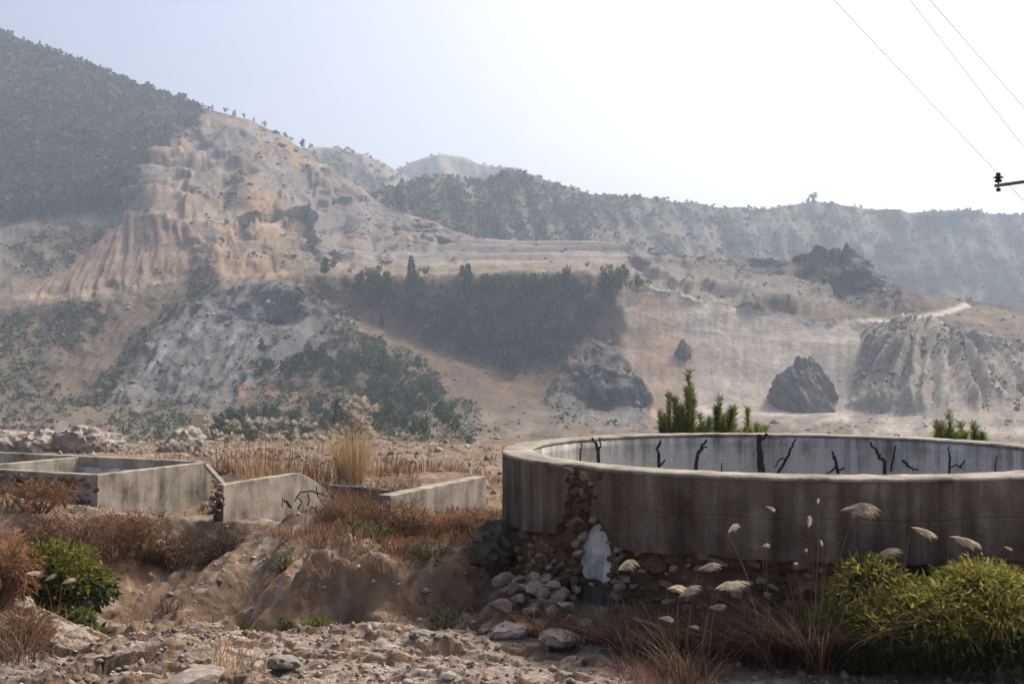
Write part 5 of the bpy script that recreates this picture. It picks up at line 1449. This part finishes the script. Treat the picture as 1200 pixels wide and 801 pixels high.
# short dry grass over the terrace and flats
n = 2600; d = np.concatenate([rng.uniform(17.8, 24, n // 2), rng.uniform(26, 50, n // 2)]); px = np.concatenate([rng.uniform(360, 620, n // 2), rng.uniform(180, 640, n // 2)]); x = (px - 600) / 1250 * d
kp = (fbm(x * .5, d * .5, 3, 800) + .12 - .30 * (d > 25) > 0) & (np.hypot(x - TX, d - TY) > TR + .2); x, d = x[kp], d[kp]; z = ground_z(x, d)
b = np.repeat(np.stack([x, d, z], -1), 5, 0); b[:, :2] += rng.normal(size=(len(b), 2)) * .05
dd = rvec(len(b)) * .5 + np.array([0, 0, 1.0]); hh = rng.uniform(.07, .22, len(b)) * (1 + .02 * b[:, 1])
o = link('dry_grass', mesh_np('dry_grass', *leaves(b, dd, rvec(len(b)), hh, .012 + .0006 * b[:, 1], pal(len(b), RUST + DULL + DULL))), M['straw'], kind='stuff')
tag(o, 'short dry grass over the terrace and flat', 'grass')
# blue plastic scrap
q = (282 - 600) / 1250 * 18.6
n = 7; gx, gy = np.meshgrid(np.linspace(-.11, .11, n), np.linspace(-.07, .07, n))
V = np.stack([gx, gy, .03 + .03 * fbm(gx * 12, gy * 12, 2, 5)], -1).reshape(-1, 3)
o = link('plastic_scrap', mesh_np('plastic_scrap', V, grid_faces(n, n), smooth=True), M['blue']); o.location = (q, 18.6, gz(q, 18.6) + .02); o.rotation_euler = (.5, .1, .4)
sm = o.modifiers.new('s', 'SOLIDIFY'); sm.thickness = .004
tag(o, 'crumpled blue plastic scrap lying on the gully slope', 'litter')

# loose blocks and scree: octahedral chips, joined because nobody could count them
def chips(name, p, s, cols, mat, lab, cat, r):
    n = len(p); V = oc[None] * s[:, None, None] * r.uniform(.5, 1.4, (n, 6, 1)); V[..., 2] *= .75
    a = r.random(n) * 6.28; ca2, sa2 = np.cos(a)[:, None], np.sin(a)[:, None]
    V = np.stack([V[..., 0] * ca2 - V[..., 1] * sa2, V[..., 0] * sa2 + V[..., 1] * ca2, V[..., 2]], -1) + p[:, None]
    f = (of[None] + (np.arange(n) * 6)[:, None, None]).reshape(-1, 3)
    o = link(name, mesh_np(name, V.reshape(-1, 3), f, np.repeat(pal(n, cols, r, .2), 6, 0)), mat, kind='stuff'); tag(o, lab, cat)
def scm(U, PY):
    return (.25 + Zn['toe'] * .35 + Zn['rock'] + Zn['crag'] + .5 * Zn['grey'] + .5 * Zn['quarry'] + 0.15 * Zn['plat']) * (1 - .97 * Zn['cut']) * (1 - Zn['wood']) * (1 - .8 * Zn['mound']) * S(-.25, .3, fbm(U * .03, PY * .05, 3, 670)) * (PY > 150)
p = pick(scm, 8000, r1)
chips('hillside_scree', p, r1.gamma(1.6, .42, len(p)) * p[:, 1] / 600, [(.16, .14, .12), (.22, .19, .16), (.11, .10, .09), (.26, .22, .18)], M['hill'], 'broken rock and scree over the quarry slopes', 'scree', r1)
n = 3200; dq = r1.uniform(26.5, 62, n); pxq = r1.uniform(60, 1240, n); xq = (pxq - 600) / 1250 * dq
kp = fbm(xq * .25, dq * .25, 3, 672) > -.12; xq, dq = xq[kp], dq[kp]
chips('stony_debris', np.stack([xq, dq, ground_z(xq, dq) + .01], -1), r1.gamma(1.8, .045, len(xq)), [(.24, .19, .155), (.30, .25, .21), (.16, .125, .10), (.34, .29, .25)], M['ground'], 'stony debris on the flat ground behind the pools', 'debris', r1)

n = 6500; dq = r1.uniform(11.9, 16.5, n); pxq = r1.uniform(-60, 1260, n); xq = (pxq - 600) / 1250 * dq
kp = (fbm(xq * .8, dq * .8, 3, 675) > -.2) & (np.hypot(xq - TX, dq - TY) > TR + .15); xq, dq = xq[kp], dq[kp]
chips('gravel', np.stack([xq, dq, ground_z(xq, dq) + .004], -1), r1.gamma(1.6, .014, len(xq)), [(.26, .22, .185), (.34, .30, .26), (.17, .135, .105), (.12, .10, .085), (.30, .22, .16)], M['ground'], 'sharp gravel chips on the foreground ledge and road edge', 'gravel', r1)

# ------------------------------------------------------------------ labels of small rows, counted along the row
ORD = ['first', 'second', 'third', 'fourth', 'fifth', 'sixth', 'seventh', 'eighth', 'ninth', 'tenth', 'eleventh', 'twelfth', 'thirteenth', 'fourteenth']
for grp, txt in (('terrace grass tufts', 'low dry grass tuft on the terrace before the broken pool, %s from the left'), ('grass fringe of the hollow', 'dead brown grass fringe on the hollow edge, %s from the left'),
                 ('dry grass behind the pools', 'dull dry grass clump on the flat behind the pools, %s from the left'), ('undergrowth at the tank foot', 'dark dead undergrowth at the round tank foot, %s from the outlet')):
    row = sorted((o for o in scene.objects if o.get('group') == grp and o.parent is None), key=lambda o: float(PX(np.array(o.location))[0]))
    for k, o in enumerate(row): o['label'] = txt % ORD[k]
